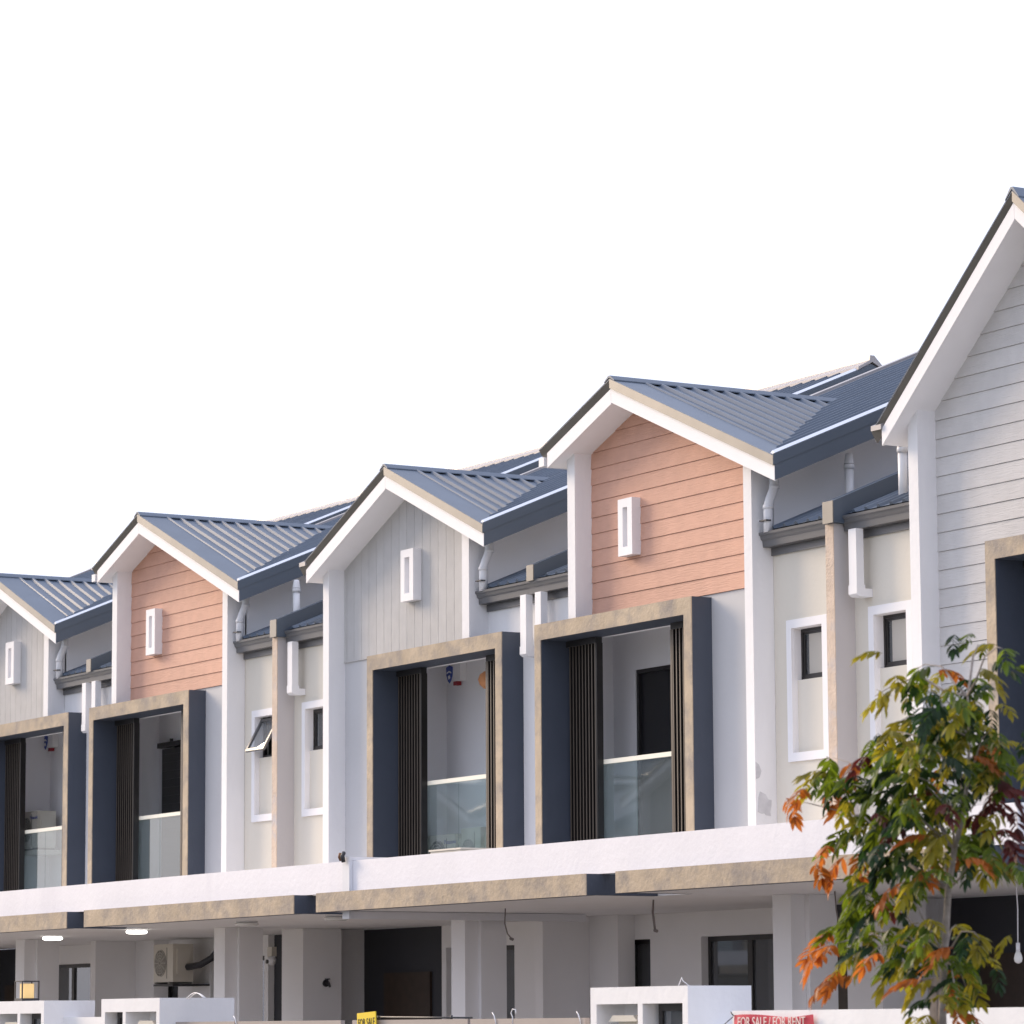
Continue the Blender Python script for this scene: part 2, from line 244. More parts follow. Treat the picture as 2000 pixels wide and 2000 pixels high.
LEAFDATA = '-16.79 13.32 2.17 g;-17.50 13.71 2.27 y;-16.92 13.37 2.07 y;-17.22 13.67 2.15 d;-17.64 13.61 2.12 o;-17.99 13.61 2.17 g;-17.82 13.47 2.16 g;-18.12 13.54 2.10 y;-18.65 13.77 2.06 y;-17.94 13.33 2.04 y;-16.98 13.14 1.94 g;-17.42 13.64 2.02 g;-17.60 13.79 2.07 g;-17.46 13.57 2.05 d;-18.05 13.84 2.15 y;-17.21 13.08 1.93 d;-18.46 13.88 2.13 y;-17.83 13.34 1.82 y;-18.47 13.83 1.86 y;-17.94 13.33 1.74 y;-18.24 13.56 1.79 y;-18.55 14.01 1.89 d;-18.44 13.93 1.90 d;-18.34 13.99 1.92 y;-17.45 13.31 1.82 y;-17.75 13.64 1.81 g;-17.57 13.49 1.80 g;-17.06 13.28 1.77 g;-17.42 13.52 1.82 g;-17.47 13.75 1.75 d;-17.55 13.79 1.76 d;-17.09 13.46 1.75 y;-16.97 13.40 1.72 g;-17.74 13.53 1.72 g;-18.27 13.95 1.79 g;-17.12 13.23 1.66 y;-17.51 13.74 1.67 y;-17.41 13.67 1.65 g;-17.41 13.58 1.61 y;-17.19 13.41 1.57 y;-17.68 13.60 1.77 y;-17.56 13.53 1.75 d;-18.68 13.75 1.77 g;-18.63 13.68 1.77 g;-17.84 13.19 1.65 g;-18.09 13.36 1.66 g;-18.16 13.27 1.62 r;-18.60 13.51 1.62 o;-18.95 13.65 1.69 g;-18.73 13.47 1.64 g;-18.80 13.39 1.56 y;-19.04 13.63 1.56 g;-19.07 13.52 1.55 y;-18.94 13.36 1.47 o;-19.36 13.59 1.45 o;-18.82 13.54 1.45 o;-18.68 13.43 1.50 d;-18.58 13.36 1.51 g;-18.21 13.27 1.50 d;-18.54 13.44 1.53 g;-18.36 13.30 1.52 g;-18.11 13.36 1.54 d;-18.43 13.76 1.64 g;-18.12 13.50 1.62 g;-18.07 13.65 1.64 g;-18.30 13.84 1.65 g;-18.25 13.69 1.71 g;-18.69 13.91 1.75 d;-17.92 13.34 1.65 y;-18.14 13.47 1.45 d;-18.03 13.41 1.45 d;-18.40 13.60 1.61 g;-18.49 13.69 1.60 g;-18.05 13.23 1.40 g;-18.16 13.29 1.39 g;-17.77 13.29 1.46 g;-17.52 13.08 1.47 g;-17.61 13.29 1.50 y;-17.79 13.41 1.54 d;-17.41 13.04 1.34 g;-18.44 13.82 1.44 d;-18.91 13.68 1.39 o;-17.52 13.31 1.44 g;-18.33 13.91 1.54 g;-18.20 13.87 1.62 g;-17.55 13.53 1.50 d;-17.95 13.88 1.53 d;-17.04 13.26 1.49 g;-17.73 13.83 1.56 d;-16.99 13.34 1.49 y;-17.15 13.48 1.49 g;-17.52 13.65 1.58 g;-17.19 13.39 1.53 g;-17.21 13.56 1.49 g;-17.38 13.67 1.53 y;-17.23 13.67 1.52 g;-17.02 13.56 1.43 r;-16.89 13.49 1.35 r;-17.24 13.64 1.34 r;-16.97 13.54 1.25 r;-17.50 13.68 1.32 r;-17.43 13.69 1.38 r;-16.97 13.05 1.27 r;-17.55 13.61 1.44 d;-16.83 13.25 1.22 y;-17.25 13.59 1.23 y;-17.56 13.70 1.24 r;-18.03 13.30 1.29 g;-17.82 13.15 1.26 g;-17.64 13.15 1.25 d;-18.21 13.57 1.27 d;-18.81 13.73 1.32 g;-18.61 13.60 1.30 g;-18.62 13.68 1.25 g;-18.83 13.80 1.28 y;-18.66 13.60 1.24 y;-18.89 13.66 1.22 g;-18.68 13.50 1.20 g;-18.96 13.68 1.16 g;-18.39 13.87 1.31 y;-18.18 13.71 1.30 g;-17.49 13.13 1.18 d;-18.27 13.95 1.28 y;-18.31 14.01 1.30 g;-17.66 13.45 1.16 y;-17.29 13.20 1.12 y;-18.07 13.27 1.17 d;-18.17 13.32 1.15 d;-17.47 13.22 1.10 y;-17.98 13.61 1.15 y;-18.82 13.46 1.11 o;-18.99 13.55 1.01 o;-19.03 13.68 1.07 o;-18.76 13.72 1.07 o;-18.58 13.58 0.98 o;-17.93 13.23 1.08 r;-18.35 13.68 1.14 g;-17.70 13.22 1.12 g;-18.23 13.63 1.05 d;-17.54 13.11 0.99 d;-18.52 13.90 1.02 g;-18.50 13.73 0.98 g;-17.90 13.26 0.94 g;-17.93 13.21 1.02 d;-17.91 13.19 1.01 d;-18.67 13.61 0.93 g;-18.92 13.77 0.95 y;-17.98 13.59 1.04 d;-18.47 13.98 1.09 d;-17.70 13.42 0.92 o;-17.94 13.54 0.91 y;-17.86 13.48 0.92 y;-17.62 13.21 0.85 y;-18.25 13.69 0.88 g;-17.99 13.34 0.86 o;-17.92 13.38 0.80 d;-18.16 13.38 0.80 g;-18.25 13.52 0.82 g;-18.18 13.30 0.83 d;-18.20 13.34 0.84 g;-18.78 13.66 0.81 g;-18.97 13.77 0.84 g;-18.57 13.43 0.68 g;-18.56 13.44 0.72 g;-18.75 13.47 0.62 g;-18.21 13.32 0.70 d;-18.75 13.63 0.69 g;-18.34 13.64 0.73 r;-18.68 13.82 0.72 y;-18.86 13.48 0.59 o;-19.06 13.54 0.51 o;-18.85 13.35 0.45 o;-18.73 13.41 0.48 o;-18.86 13.45 0.31 o;-18.62 13.36 0.34 o;-18.88 13.62 0.30 o;-18.41 13.42 0.53 g;-18.63 13.59 0.52 y;-18.79 13.62 0.47 g;-18.83 13.64 0.46 y;-18.57 13.63 0.60 y;-18.83 13.81 0.64 d;-18.36 13.40 0.47 d;-18.59 13.72 0.57 g;-17.94 13.29 0.59 g;-17.71 13.23 0.61 y;-18.00 13.48 0.60 g;-18.27 13.70 0.59 d;-17.59 13.26 0.57 g;-17.27 13.05 0.54 g;-17.99 13.20 0.43 o;-18.42 13.68 0.49 g;-18.41 13.70 0.45 d;-17.61 13.19 0.45 y;-18.57 13.89 0.40 y;-17.88 13.43 0.32 d;-18.02 13.56 0.41 d;-17.84 13.51 0.48 g;-18.18 13.80 0.50 g;-18.59 13.74 0.38 y;-17.73 13.13 0.39 g;-17.43 13.04 0.26 o;-17.41 13.11 0.27 y;-17.56 13.26 0.50 y;-17.61 13.59 1.10 g;-17.86 13.81 1.11 g;-17.62 13.69 1.14 g;-17.40 13.52 1.12 g;-17.57 13.73 1.11 g;-17.46 13.63 1.08 g;-16.85 13.26 1.03 g;-17.46 13.76 1.04 g;-17.01 13.43 0.97 y;-16.86 13.30 0.95 y;-16.81 13.34 1.07 r;-16.78 13.34 1.00 r;-16.88 13.38 1.12 r;-16.69 13.32 0.92 g;-16.90 13.51 0.92 g;-16.87 13.19 0.95 o;-17.79 13.76 1.02 o;-17.59 13.68 1.05 g;-17.04 13.24 1.03 g;-18.03 13.79 1.00 g;-17.21 13.15 0.89 g;-18.21 13.91 0.94 g;-18.09 13.78 1.06 o;-18.11 13.91 1.08 d;-17.92 13.80 1.05 d;-17.81 13.74 0.58 y;-17.80 13.81 0.57 d;-17.16 13.39 0.51 y;-17.38 13.58 0.46 y;-17.04 13.17 0.51 d;-17.46 13.44 0.40 g;-17.62 13.64 0.37 g;-17.87 13.81 0.36 g;-17.61 13.68 0.33 g;-17.49 13.53 0.28 g;-17.39 13.52 0.25 y;-18.01 13.82 0.26 g;-17.10 13.11 0.25 g;-17.28 13.31 0.19 y;-17.21 13.26 0.11 o;-17.75 13.76 0.16 g;-17.52 13.61 0.08 o;-17.03 13.04 0.16 y;-17.25 13.12 0.60 y;-18.11 13.74 0.58 y;-17.19 13.10 0.45 o;-17.87 13.69 0.34 o;-18.43 13.87 0.06 y;-17.79 13.46 0.06 y;-17.77 13.22 1.17 r;-17.55 13.20 1.11 o;-18.28 13.80 1.74 g;-17.52 13.22 1.67 g;-17.21 13.07 1.59 g;-17.17 13.06 1.61 g;-17.66 13.53 1.64 y;-18.20 13.93 1.72 y;-16.98 13.10 1.55 d;-18.46 13.88 1.81 g;-18.50 13.94 1.80 g;-18.02 13.68 1.79 g;-18.03 13.73 1.81 g;-17.69 13.56 1.90 g;-17.66 13.51 1.90 g;-17.34 13.51 1.89 d;-17.11 13.34 1.87 d;-17.16 13.44 1.90 g;-17.41 13.43 1.91 g;-17.04 13.16 1.86 y;-17.13 13.04 1.85 d;-17.39 13.21 1.87 d;-17.31 13.67 1.66 o;-16.99 13.35 1.56 o;-18.02 13.81 1.55 o;-17.95 13.33 1.52 d;-18.62 13.66 1.53 g;-18.98 13.72 1.50 g;-18.67 13.52 1.50 d;-17.87 13.49 1.43 r;-17.68 13.20 1.31 g;-18.24 13.61 1.34 g;-18.45 13.66 1.38 d;-18.71 13.88 1.39 d;-17.69 13.47 1.37 g;-18.23 13.86 1.39 y;-17.30 13.28 1.36 d;-18.08 13.87 1.40 d;-17.03 13.17 1.35 g;-17.79 13.72 1.41 g'
# ---------------------------------------------------------------- ground
def sheet(name, m, x0, x1, y0, y1, z):
    o = MB().add([(x0, y0, z), (x1, y0, z), (x1, y1, z), (x0, y1, z)], [(0, 1, 2, 3)]).build(name, m); tag(o, kind='structure'); return o
sheet('ground', 'soil', -1500, 1500, -1500, 1500, GZ-.16)
sheet('road', 'asphalt', -400, 200, 4.2, 12.0, GZ-.13)
b = MB(); b.box(-400, 200, 12.0, 12.15, GZ-.2, GZ-.01); b.box(-400, 200, 4.05, 4.2, GZ-.2, GZ-.01); tag(b.build('kerb', 'concrete'), kind='structure')
b = MB(); b.box(-400, 200, 15.4, 17.6, GZ-.2, GZ-.005); tag(b.build('pavement', 'concrete'), kind='structure')
b = MB(); b.box(-90, 10, 17.6, 24.8, GZ-.2, GZ+.03); tag(b.build('porch_paving', 'paving'), kind='structure')
b = MB(); b.box(-400, 200, 12.15, 15.4, GZ-.2, GZ-.02); tag(b.build('verge', 'soil'), kind='structure')

# ---------------------------------------------------------------- the terrace
YG, YC, YF, YK, YW = 23.38, 23.583, 23.551, 23.839, 23.872      # barge face, column face, frame face, boarding, recessed wall
ZE, MS, YR = 6.34, .42, 29.55                                    # eave level, main roof slope, ridge line
ZR = ZE+MS*(YR-YG)
DECK, FLOOR = 1.62, GZ+.03
RB = .23                                                         # rib spacing

def roofsheet(name, parent, quad_lo, quad_hi, rib_side, m='roof', nrm=(0, 0, 1)):
    pass
def pan(parent, p0, p1, q1, q0, n, h=.034):
    """one roofing sheet: edge p0->p1 carries the raised rib, q0->q1 is the far edge, n the roof normal"""
    p0, p1, q0, q1, n = map(Vector, (p0, p1, q0, q1, n))
    u = (q0-p0); w = u.length
    if w < .02: u = q1-p1; w = u.length
    if w < .02: return
    u = u/w
    def off(p, a, z): return p+u*a+n*z
    prof = [(-.012, 0), (.010, h), (.040, h), (.062, 0)]
    vs = [off(p0, a, z) for a, z in prof]+[q0+n*0]+[off(p1, a, z) for a, z in prof]+[q1+n*0]
    b = MB(); b.add(vs, [(i, i+1, i+6, i+5) for i in range(4)]+[(0, 3, 2, 1), (5, 6, 7, 8)])
    f = b.f[0]; a_, b_, c_ = (Vector(b.v[k]) for k in b.f[3][:3])
    if (b_-a_).cross(c_-a_).dot(n) < 0: b.f = [tuple(reversed(f)) for f in b.f]
    return b.build('roof_sheet', 'roof', parent)

def house(kind, x, label, steep=False, full=True):
    """kind 'o': salmon lapped boards, fin on its right. kind 'g': grey upright boards, fin on its left. x: shift along the row"""
    O = kind == 'o'
    if O: A, zA, L, R = -36.914, 7.742, -38.557, -33.50; C, CW, D, DW = -38.221, -38.049, -34.39, -34.229; F1, f1, f2, F2 = -38.98, -38.833, -35.613, -35.448; XL, XR = -39.4, -32.72; zL = 7.10
    else: A, zA, L, R = -42.56, 7.43, -44.986, -39.96; C, CW, D, DW = -44.663, -44.494, -40.83, -40.649; F1, f1, f2, F2 = -43.343, -43.187, -39.943, -39.784; XL, XR = -46.12, -39.4; zL = ZE
    A, L, R, C, CW, D, DW, F1, f1, f2, F2, XL, XR = [v+x for v in (A, L, R, C, CW, D, DW, F1, f1, f2, F2, XL, XR)]
    if steep: A, zA = -29.142, 8.50; L, R = -31.64, -26.64
    H = empty('terrace_house', ((XL+XR)/2, 24.8, FLOOR)); tag(H, label, 'house', 'terrace houses in the row')
    pl = (zA-zL)/(A-L); pr = (zA-ZE)/(R-A)
    topz = lambda X: zA-pl*(A-X) if X < A else zA-pr*(X-A)
    vy = lambda Z: YG+(Z-ZE)/MS                                   # where the main roof plane reaches height Z
    # --- walls of the upper storey
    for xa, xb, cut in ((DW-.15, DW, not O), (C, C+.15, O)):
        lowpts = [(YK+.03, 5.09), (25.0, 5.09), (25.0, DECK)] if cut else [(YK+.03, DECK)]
        MB().prism(lowpts+[(YR+6, DECK), (YR+6, ZR-MS*6-.08), (YR, ZR-.08), (YK+.03, ZE+MS*(YK+.03-YG)-.08)], 'X', xa, xb).build('side_wall', 'skylit', H)  # brighter white makes up for the sky light these walls lack
    fw = MB(); yk0 = YK+.012
    low = 5.01
    w0, w1 = CW, D
    ztop = lambda X: topz(X)-.2
    fw.prism([(w0, low), (w1, low), (w1, ztop(w1)), (A, ztop(A)), (w0, ztop(w0))], 'Y', yk0, yk0+.13)
    fw.build('gable_backing', 'joint', H)
    fw = MB()
    if O:
        fw.box(F2, w1, YK, YK+.15, DECK, low); fw.box(max(F1, w0), F2, YK, YK+.15, 4.98, low)
    else:
        fw.box(w0, F1, YK, YK+.15, DECK, low); fw.box(F1, w1, YK, YK+.15, 4.98, low)
    if not steep: fw.build('front_wall', 'greywall', H)
    # --- columns
    for a, b_, yb in ((C, CW, YK+.01), (D, DW, YW+.02)):
        zb_ = 4.978 if (O and b_ == CW) or (not O and b_ == DW) else DECK
        MB().prism([(a, zb_), (b_, zb_), (b_, topz(b_)-.24), (a, topz(a)-.24)], 'Y', YC, yb if b_ == CW else YW+.02).build('column', 'white', H)
    # --- boarding
    if O or steep:
        step = .2021; zb = low; i = 0; mt = 'salmon' if O else 'greyboard'
        bz = low-(step*17 if steep else 0)
        zb = bz
        while True:
            za, zt = zb+.004, zb+step
            if za > ztop(A)-.03: break
            def cut(z):    # board span under the sloping eaves at height z
                xa = w0 if z <= ztop(w0) else A-(ztop(A)-z)/pl
                xb = w1 if z <= ztop(w1) else A+(ztop(A)-z)/pr
                return xa, xb
            zt2 = min(zt, ztop(A))
            zs = sorted(set([za, zt2]+[z for z in (ztop(w0), ztop(w1)) if za < z < zt2]))
            lft = [(cut(z)[0], z) for z in zs]; rgt = [(cut(z)[1], z) for z in zs]
            x0 = lft[0][0]; x1 = rgt[0][0]
            segs = [(x0, x1)]
            if steep and zt < 4.98: segs = [(w0, F1-.0), (F2, w1)]
            for (sa, sb) in segs:
                if len(segs) == 1: pts = lft+rgt[::-1]
                else: pts = [(sa, za), (sa, zt), (sb, zt), (sb, za)]
                n = len(pts)
                def yof(z): return YK-.020+(z-zb)/step*.011      # lapped: the lower edge stands proud
                vs = [(p[0], yof(p[1]), p[1]) for p in pts]+[(p[0], YK+.011, p[1]) for p in pts]
                fs = [tuple(range(n)), tuple(reversed(range(n, 2*n)))]+[(i_, (i_+1) % n, (i_+1) % n+n, i_+n) for i_ in range(n)]
                bb = MB(); bb.add(vs, fs)
                # orient outward
                a_, b2, c_ = (Vector(vs[k]) for k in fs[0][:3])
                if (b2-a_).cross(c_-a_).y > 0: bb.f = [tuple(reversed(f)) for f in bb.f]
                bb.build('board', mt, H)
            zb += step
    else:
        step = .2125; xb = w0-.14
        while xb < w1:
            xa, xc = max(xb+.003, w0), min(xb+step-.003, w1)
            if xc-xa > .02:
                pts = [(xa, low+.003), (xc, low+.003), (xc, ztop(xc))]
                if xa < A < xc: pts.append((A, ztop(A)))
                pts.append((xa, ztop(xa)))
                MB().prism(pts, 'Y', YK-.016, YK+.011).build('board', 'greyvert', H)
            xb += step
        box('board_trim', 'greyvert', H, w0, w1, YK-.022, YK+.01, low-.012, low+.002)
    # --- gable: barge boards, flashings, soffits
    def slopestrip(name, m, xa, xb, dz0, dz1, y0, y1):
        za, zb_ = topz(xa), topz(xb)
        if abs(xa-A) < 1e-6: za = zA
        return MB().prism([(xa, za+dz0), (xb, zb_+dz0), (xb, zb_+dz1), (xa, za+dz1)], 'Y', y0, y1).build(name, m, H)
    Lb = L+.155
    slopestrip('barge_board', 'white_clean', Lb, A-.002, -.29, -.105, YG+.025, YG+.05)
    slopestrip('barge_board', 'white_clean', A+.002, R-.008, -.275, -.105, YG+.025, YG+.05)
    za, zb_ = topz(L), zA
    lf = [(L, YG, za+.012), (A-.001, YG, zb_+.012), (A-.001, YG+.07, zb_-.10), (L, YG+.07, za-.10), (L, YG+.09, za+.012), (A-.001, YG+.09, zb_+.012), (A-.001, YG+.09, zb_-.10), (L, YG+.09, za-.10)]
    MB().add(lf, [(0, 3, 2, 1), (4, 5, 6, 7), (0, 1, 5, 4), (3, 7, 6, 2), (0, 4, 7, 3), (1, 2, 6, 5)]).build('flashing', 'flash', H)
    slopestrip('flashing', 'flash', A+.001, R, -.10, .012, YG, YG+.024)
    slopestrip('flashing_top', 'roof', L+.03, A-.001, .0, .018, YG+.002, YG+.46)
    slopestrip('flashing_top', 'roof', A+.001, R-.03, .0, .018, YG+.002, YG+.46)
    slopestrip('soffit', 'white_clean', Lb, A, -.28, -.20, YG+.05, YK+.16)
    slopestrip('soffit', 'white_clean', A, DW, -.265, -.20, YG+.05, YK+.16); slopestrip('soffit', 'white_clean', DW, R-.03, -.265, -.20, YG+.05, YG+.09)
    if O:
        slopestrip('soffit', 'white_clean', Lb, C+.02, -.28, -.20, YK+.16, vy(zL))
        MB().box(L-.02, L+.10, YG+.01, vy(zL)+.1, zL-.20, zL-.09).build('eaves_gutter', 'pvc', H)
    # --- gable roof sheets
    y = YG+.44
    nL, nR = Vector((-pl, 0, 1)).normalized(), Vector((pr, 0, 1)).normalized()
    yend = vy(zA)
    while y < yend:
        y2 = min(y+RB, yend)
        def xr(yy): Zv = ZE+MS*(yy-YG); return min(R, A+(zA-Zv)/pr)
        def xl(yy):
            Zv = ZE+MS*(yy-YG); return max(L, A-(zA-Zv)/pl)
        pan(H, (A, y, zA), (xr(y), y, topz(xr(y))), (xr(y2), y2, topz(xr(y2))), (A, y2, zA), nR)
        pan(H, (A, y, zA), (xl(y), y, topz(xl(y))), (xl(y2), y2, topz(xl(y2))), (A, y2, zA), nL)
        y += RB
    rc = MB(); hw = .11
    rc.prism([(A-hw, zA-pl*hw+.035), (A-.02, zA+.052), (A+.02, zA+.052), (A+hw, zA-pr*hw+.035), (A+hw, zA-pr*hw+.022), (A, zA+.03), (A-hw, zA-pl*hw+.022)], 'Y', YG-.004, yend+.1)
    rc.build('ridge_cap', 'roof', H)
    # --- main roof sheets, ribs running up the slope
    mz = lambda yy: ZE+MS*(yy-YG)
    nM = Vector((0, -MS, 1)).normalized()
    k = R-.10; RM = .30
    while k > L+.05:
        k2 = max(k-RM, L+.02)
        def y0(X): return max(YG+.0, vy(topz(X)))
        pan(H, (k, y0(k)-.04, mz(y0(k)-.04)), (k, YR, ZR), (k2, YR, ZR), (k2, y0(k2)-.04, mz(y0(k2)-.04)), nM, .055)
        k -= RM
    MB().prism([(YR, ZR), (YR+6.2, ZR-MS*6.2), (YR+6.2, ZR-MS*6.2-.04), (YR, ZR-.04)], 'X', L, R).build('rear_roof', 'roof', H)
    MB().prism([(YR-.24, ZR-.24*MS+.075), (YR-.05, ZR+.08), (YR-.04, ZR+.15), (YR+.03, ZR+.15), (YR+.24, ZR-.24*MS+.05), (YR+.24, ZR-.24*MS+.035), (YR, ZR+.06), (YR-.24, ZR-.24*MS+.035)], 'X', L-.05, R+.03).build('ridge_cap', 'ridge', H)
    # verges
    def verge(xa, xb, ya, z0, z1, name, m):
        MB().prism([(ya, mz(ya)+z0), (YR, ZR+z0), (YR+6.2, ZR-MS*6.2+z0), (YR+6.2, ZR-MS*6.2+z1), (YR, ZR+z1), (ya, mz(ya)+z1)], 'X', xa, xb).build(name, m, H)
    verge(R-.025, R, YG+.03, -.275, -.09, 'verge_board', 'fascia')
    verge(R-.012, R+.008, YG+.002, -.095, .034, 'verge_flashing', 'fascia')
    ya = YG+.03
    MB().add([(R+.009, ya, mz(ya)+.026), (R+.009, YR, ZR+.026), (R-.05, YR, ZR+.066), (R-.05, ya, mz(ya)+.066), (R-.12, YR, ZR+.03), (R-.12, ya, mz(ya)+.03)], [(0, 1, 2, 3), (3, 2, 4, 5), (0, 3, 5), (1, 4, 2)]).build('verge_cap', 'shine', H)  # pale top carries sky sheen in its colour
    yl = vy(zL)
    verge(L+.125, L+.15, yl+.35, -.24, -.02, 'verge_board', 'fascia')
    verge(DW+.002, R-.027, YG+.55, -.25, -.235, 'verge_soffit', 'white_clean'); verge(L+.152, C-.002, max(yl, YG)+.4, -.23, -.215, 'verge_soffit', 'white_clean')
    verge(L-.008, L+.17, yl, .02, .075, 'verge_flashing', 'ridge')
    # --- recess beside the gable volume (lean-to roof, gutter, wall)
    fin = XR-.02 if O else XL+.02      # side where the fin wall stands
    if O: rx0, rx1 = DW, XR-.10        # right recess up to the fin
    else: rx0, rx1 = XL+.05, C
    lean(H, rx0, rx1, O, True)
    wallm = 'cream'
    sx = (-33.95+x, -33.166+x) if O else (-45.79+x, -45.006+x)
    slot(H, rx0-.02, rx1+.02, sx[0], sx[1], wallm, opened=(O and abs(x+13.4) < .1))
    # narrow recess shared with the neighbour across the party line, frames standing in front of it
    if O: px0, px1 = XL, C
    else: px0, px1 = DW, XR
    lean(H, px0, px1, O, False)
    pw = MB()
    if O: pw.box(XL, F1+.02, YW, YW+.15, DECK, 5.42); pw.box(F1+.02, C+.02, YW, YW+.15, 4.9, 5.42)
    else: pw.box(F2-.02, XR, YW, YW+.15, DECK, 5.42); pw.box(DW-.02, F2-.02, YW, YW+.15, 4.9, 5.42)
    pw.build('recess_wall', 'white', H)
    # --- vent box on the boarding
    vx0, vx1 = ((-37.25, -36.936) if O else (-42.672, -42.33)); vx0 += x; vx1 += x
    if steep: vx0, vx1 = None, None
    if vx0:
        vb = MB(); z0, z1 = 5.65, 6.343; t = .105; yv = 23.70; yb = YK-.006
        vb.box(vx0, vx1, yv, yb, z1-t, z1); vb.box(vx0, vx1, yv, yb, z0, z0+t); vb.box(vx0, vx0+t, yv, yb, z0+t, z1-t); vb.box(vx1-t, vx1, yv, yb, z0+t, z1-t); vb.box(vx0+t, vx1-t, yb-.05, yb, z0+t, z1-t)
        vb.build('vent_box', 'white_clean', H)
    # --- portal frame round the balcony
    zo, zi, yb = 4.976, 4.777, 24.04
    pf = MB(); t0 = YF+.012
    pf.box(F1, F2, t0, yb, zi, zo); pf.box(F1, f1, t0, yb, DECK, zi); pf.box(f2, F2, t0, yb, DECK, zi)
    P = pf.build('portal_frame', 'navy', H)
    pf = MB(); pf.box(F1, F2, YF, t0, zi, zo); pf.box(F1, f1, YF, t0, DECK, zi); pf.box(f2, F2, YF, t0, DECK, zi)
    pf.build('frame_face', 'stucco', P)
    # --- balcony room
    rx_0, rx_1 = XL+.12, XR-.12
    if O: rx_1 = f2+.5
    else: rx_0 = f1-.35
    yw = 24.9
    rm = MB(); rm.box(rx_0-.1, rx_0, yb+.002, yw+.1, DECK, 5.0); rm.box(rx_1, rx_1+.1, yb+.002, yw+.1, DECK, 5.0)
    rm.box(rx_0, rx_1, yb-.0, yw+.1, 5.0, 5.08); rm.box(rx_0, rx_1, YF+.1, yw, DECK-.02, DECK+.03)
    rm.box(rx_0, f1, yb+.002, yb+.1, DECK, 5.0); rm.box(f2, rx_1, yb+.002, yb+.1, DECK, 5.0); rm.box(f1, f2, yb+.002, yb+.1, zi+.004, 5.0)
    rm.build('balcony_lining', 'room', H)
    if O: dx0, dx1 = -38.77+x, -37.0+x
    else: dx0, dx1 = -42.38+x, -40.6+x
    rm = MB(); rm.box(rx_0, dx0, yw, yw+.1, DECK, 5.0); rm.box(dx1, rx_1, yw, yw+.1, DECK, 5.0); rm.box(dx0, dx1, yw, yw+.1, 4.46, 5.0)
    rm.build('balcony_wall', 'room', H)
    dr = box('balcony_door', 'doordark', H, dx0, dx1, yw+.06, yw+.1, DECK, 4.46)
    df = MB(); df.box(dx0, dx0+.05, yw+.02, yw+.058, DECK, 4.46); df.box(dx1-.05, dx1, yw+.02, yw+.058, DECK, 4.46); df.box(dx0+.05, dx1-.05, yw+.02, yw+.058, 4.41, 4.46)
    mid = (dx0+dx1)/2; df.box(mid-.03, mid+.03, yw+.02, yw+.058, DECK, 4.41); df.build('door_frame', 'black', dr)
    # screens of upright fins
    ys0, ys1 = 23.93, 24.015
    g1 = (-38.26 if O else -42.612)+x; g2 = (-36.62 if O else -40.967)+x     # handrail ends
    s1 = (-38.16 if O else -42.55)+x; s2 = (-36.435 if O else -40.785)+x
    box('screen_head', 'black', H, f1+.003, s1+.02, ys0-.01, ys1+.003, 4.70, zi-.003); box('screen_head', 'black', H, s2-.02, f2-.003, ys0-.01, ys1+.003, 4.70, zi-.003)
    proto = None; X = s1-.012
    xs = []
    while X > f1+.02: xs.append(X); X -= .073
    X = s2+.012
    while X < f2-.02: xs.append(X); X += .073
    for X in xs:
        if proto is None:
            sl = MB(); sl.box(X-.011, X+.011, ys0+.004, ys1, DECK, 4.70, 0); sl.box(X-.011, X+.011, ys0, ys0+.004, DECK, 4.70, 1)
            proto = sl.build('slat', ['slat', 'slatedge'], H); px = X
        else: dup(proto, H, X-px)
    box('screen_post', 'slat', H, s1+.002, s1+.03, ys0, ys1+.005, DECK, 4.70)
    box('screen_post', 'slatedge', H, s2-.045, s2-.008, ys0, ys0+.03, DECK, 4.70)
    # handrail and glass
    gx0, gx1 = g1+.02, g2+.12
    box('handrail', 'rail', H, gx0-.02, gx1, 24.02, 24.08, 3.207, 3.262)
    gj = (-37.425 if O else -41.747)+x
    box('glass_pane', 'balglass', H, gx0, gj-.004, 24.045, 24.057, DECK+.04, 3.207)
    box('glass_pane', 'balglass', H, gj+.004, gx1, 24.045, 24.057, DECK+.04, 3.207)
    # --- canopy over the car porch
    bx0, bx1 = XL+.29, XR-.29; ybm = 20.56
    bm = MB(); bm.box(bx0, bx1, ybm+.012, ybm+.18, 1.392, 1.615); bm.box(bx1-.09, bx1, ybm+.18, 21.46, 1.392, 1.612); bm.box(bx0, bx0+.09, ybm+.18, 21.46, 1.392, 1.612)
    Bm = bm.build('canopy_beam', 'navy', H)
    box('beam_face', 'stucco', Bm, bx0, bx1, ybm, ybm+.012, 1.39, 1.616)
    cs = MB(); cs.box(XL+.002, XR-.002, 21.68, 24.9, 1.393, 1.60); cs.box(bx0+.09, bx1-.09, ybm+.18, 21.68, 1.393, 1.60); cs.box(XL+.002, bx0+.089, 21.47, 21.68, 1.394, 1.60); cs.box(bx1-.089, XR-.002, 21.47, 21.68, 1.394, 1.60)
    cs.build('canopy_slab', 'innerwall', H)
    box('parapet', 'parapet', H, XL, XR, 20.75, 20.87, 1.617, 1.985)
    # --- ground floor
    yb = 24.8
    def mir(a, b_): return (a, b_) if O else (-78.8-b_, -78.8-a)     # plan of a 'g' unit is the mirror image
    P2 = lambda a, b_: tuple(v+x for v in mir(a, b_))
    holes = [P2(-38.9, -38.33), P2(-37.2, -35.4), P2(-35.28, -32.9)]
    zhs = [1.09, 1.09, 1.391]
    hs = sorted(zip(holes, zhs)); cur = XL
    for (a, b_), zh in hs:
        box('porch_wall', 'innerwall', H, cur, a, yb, yb+.2, FLOOR, 1.391)
        if zh < 1.3: box('lintel', 'innerwall', H, a, b_, yb, yb+.2, zh, 1.391)
        cur = b_
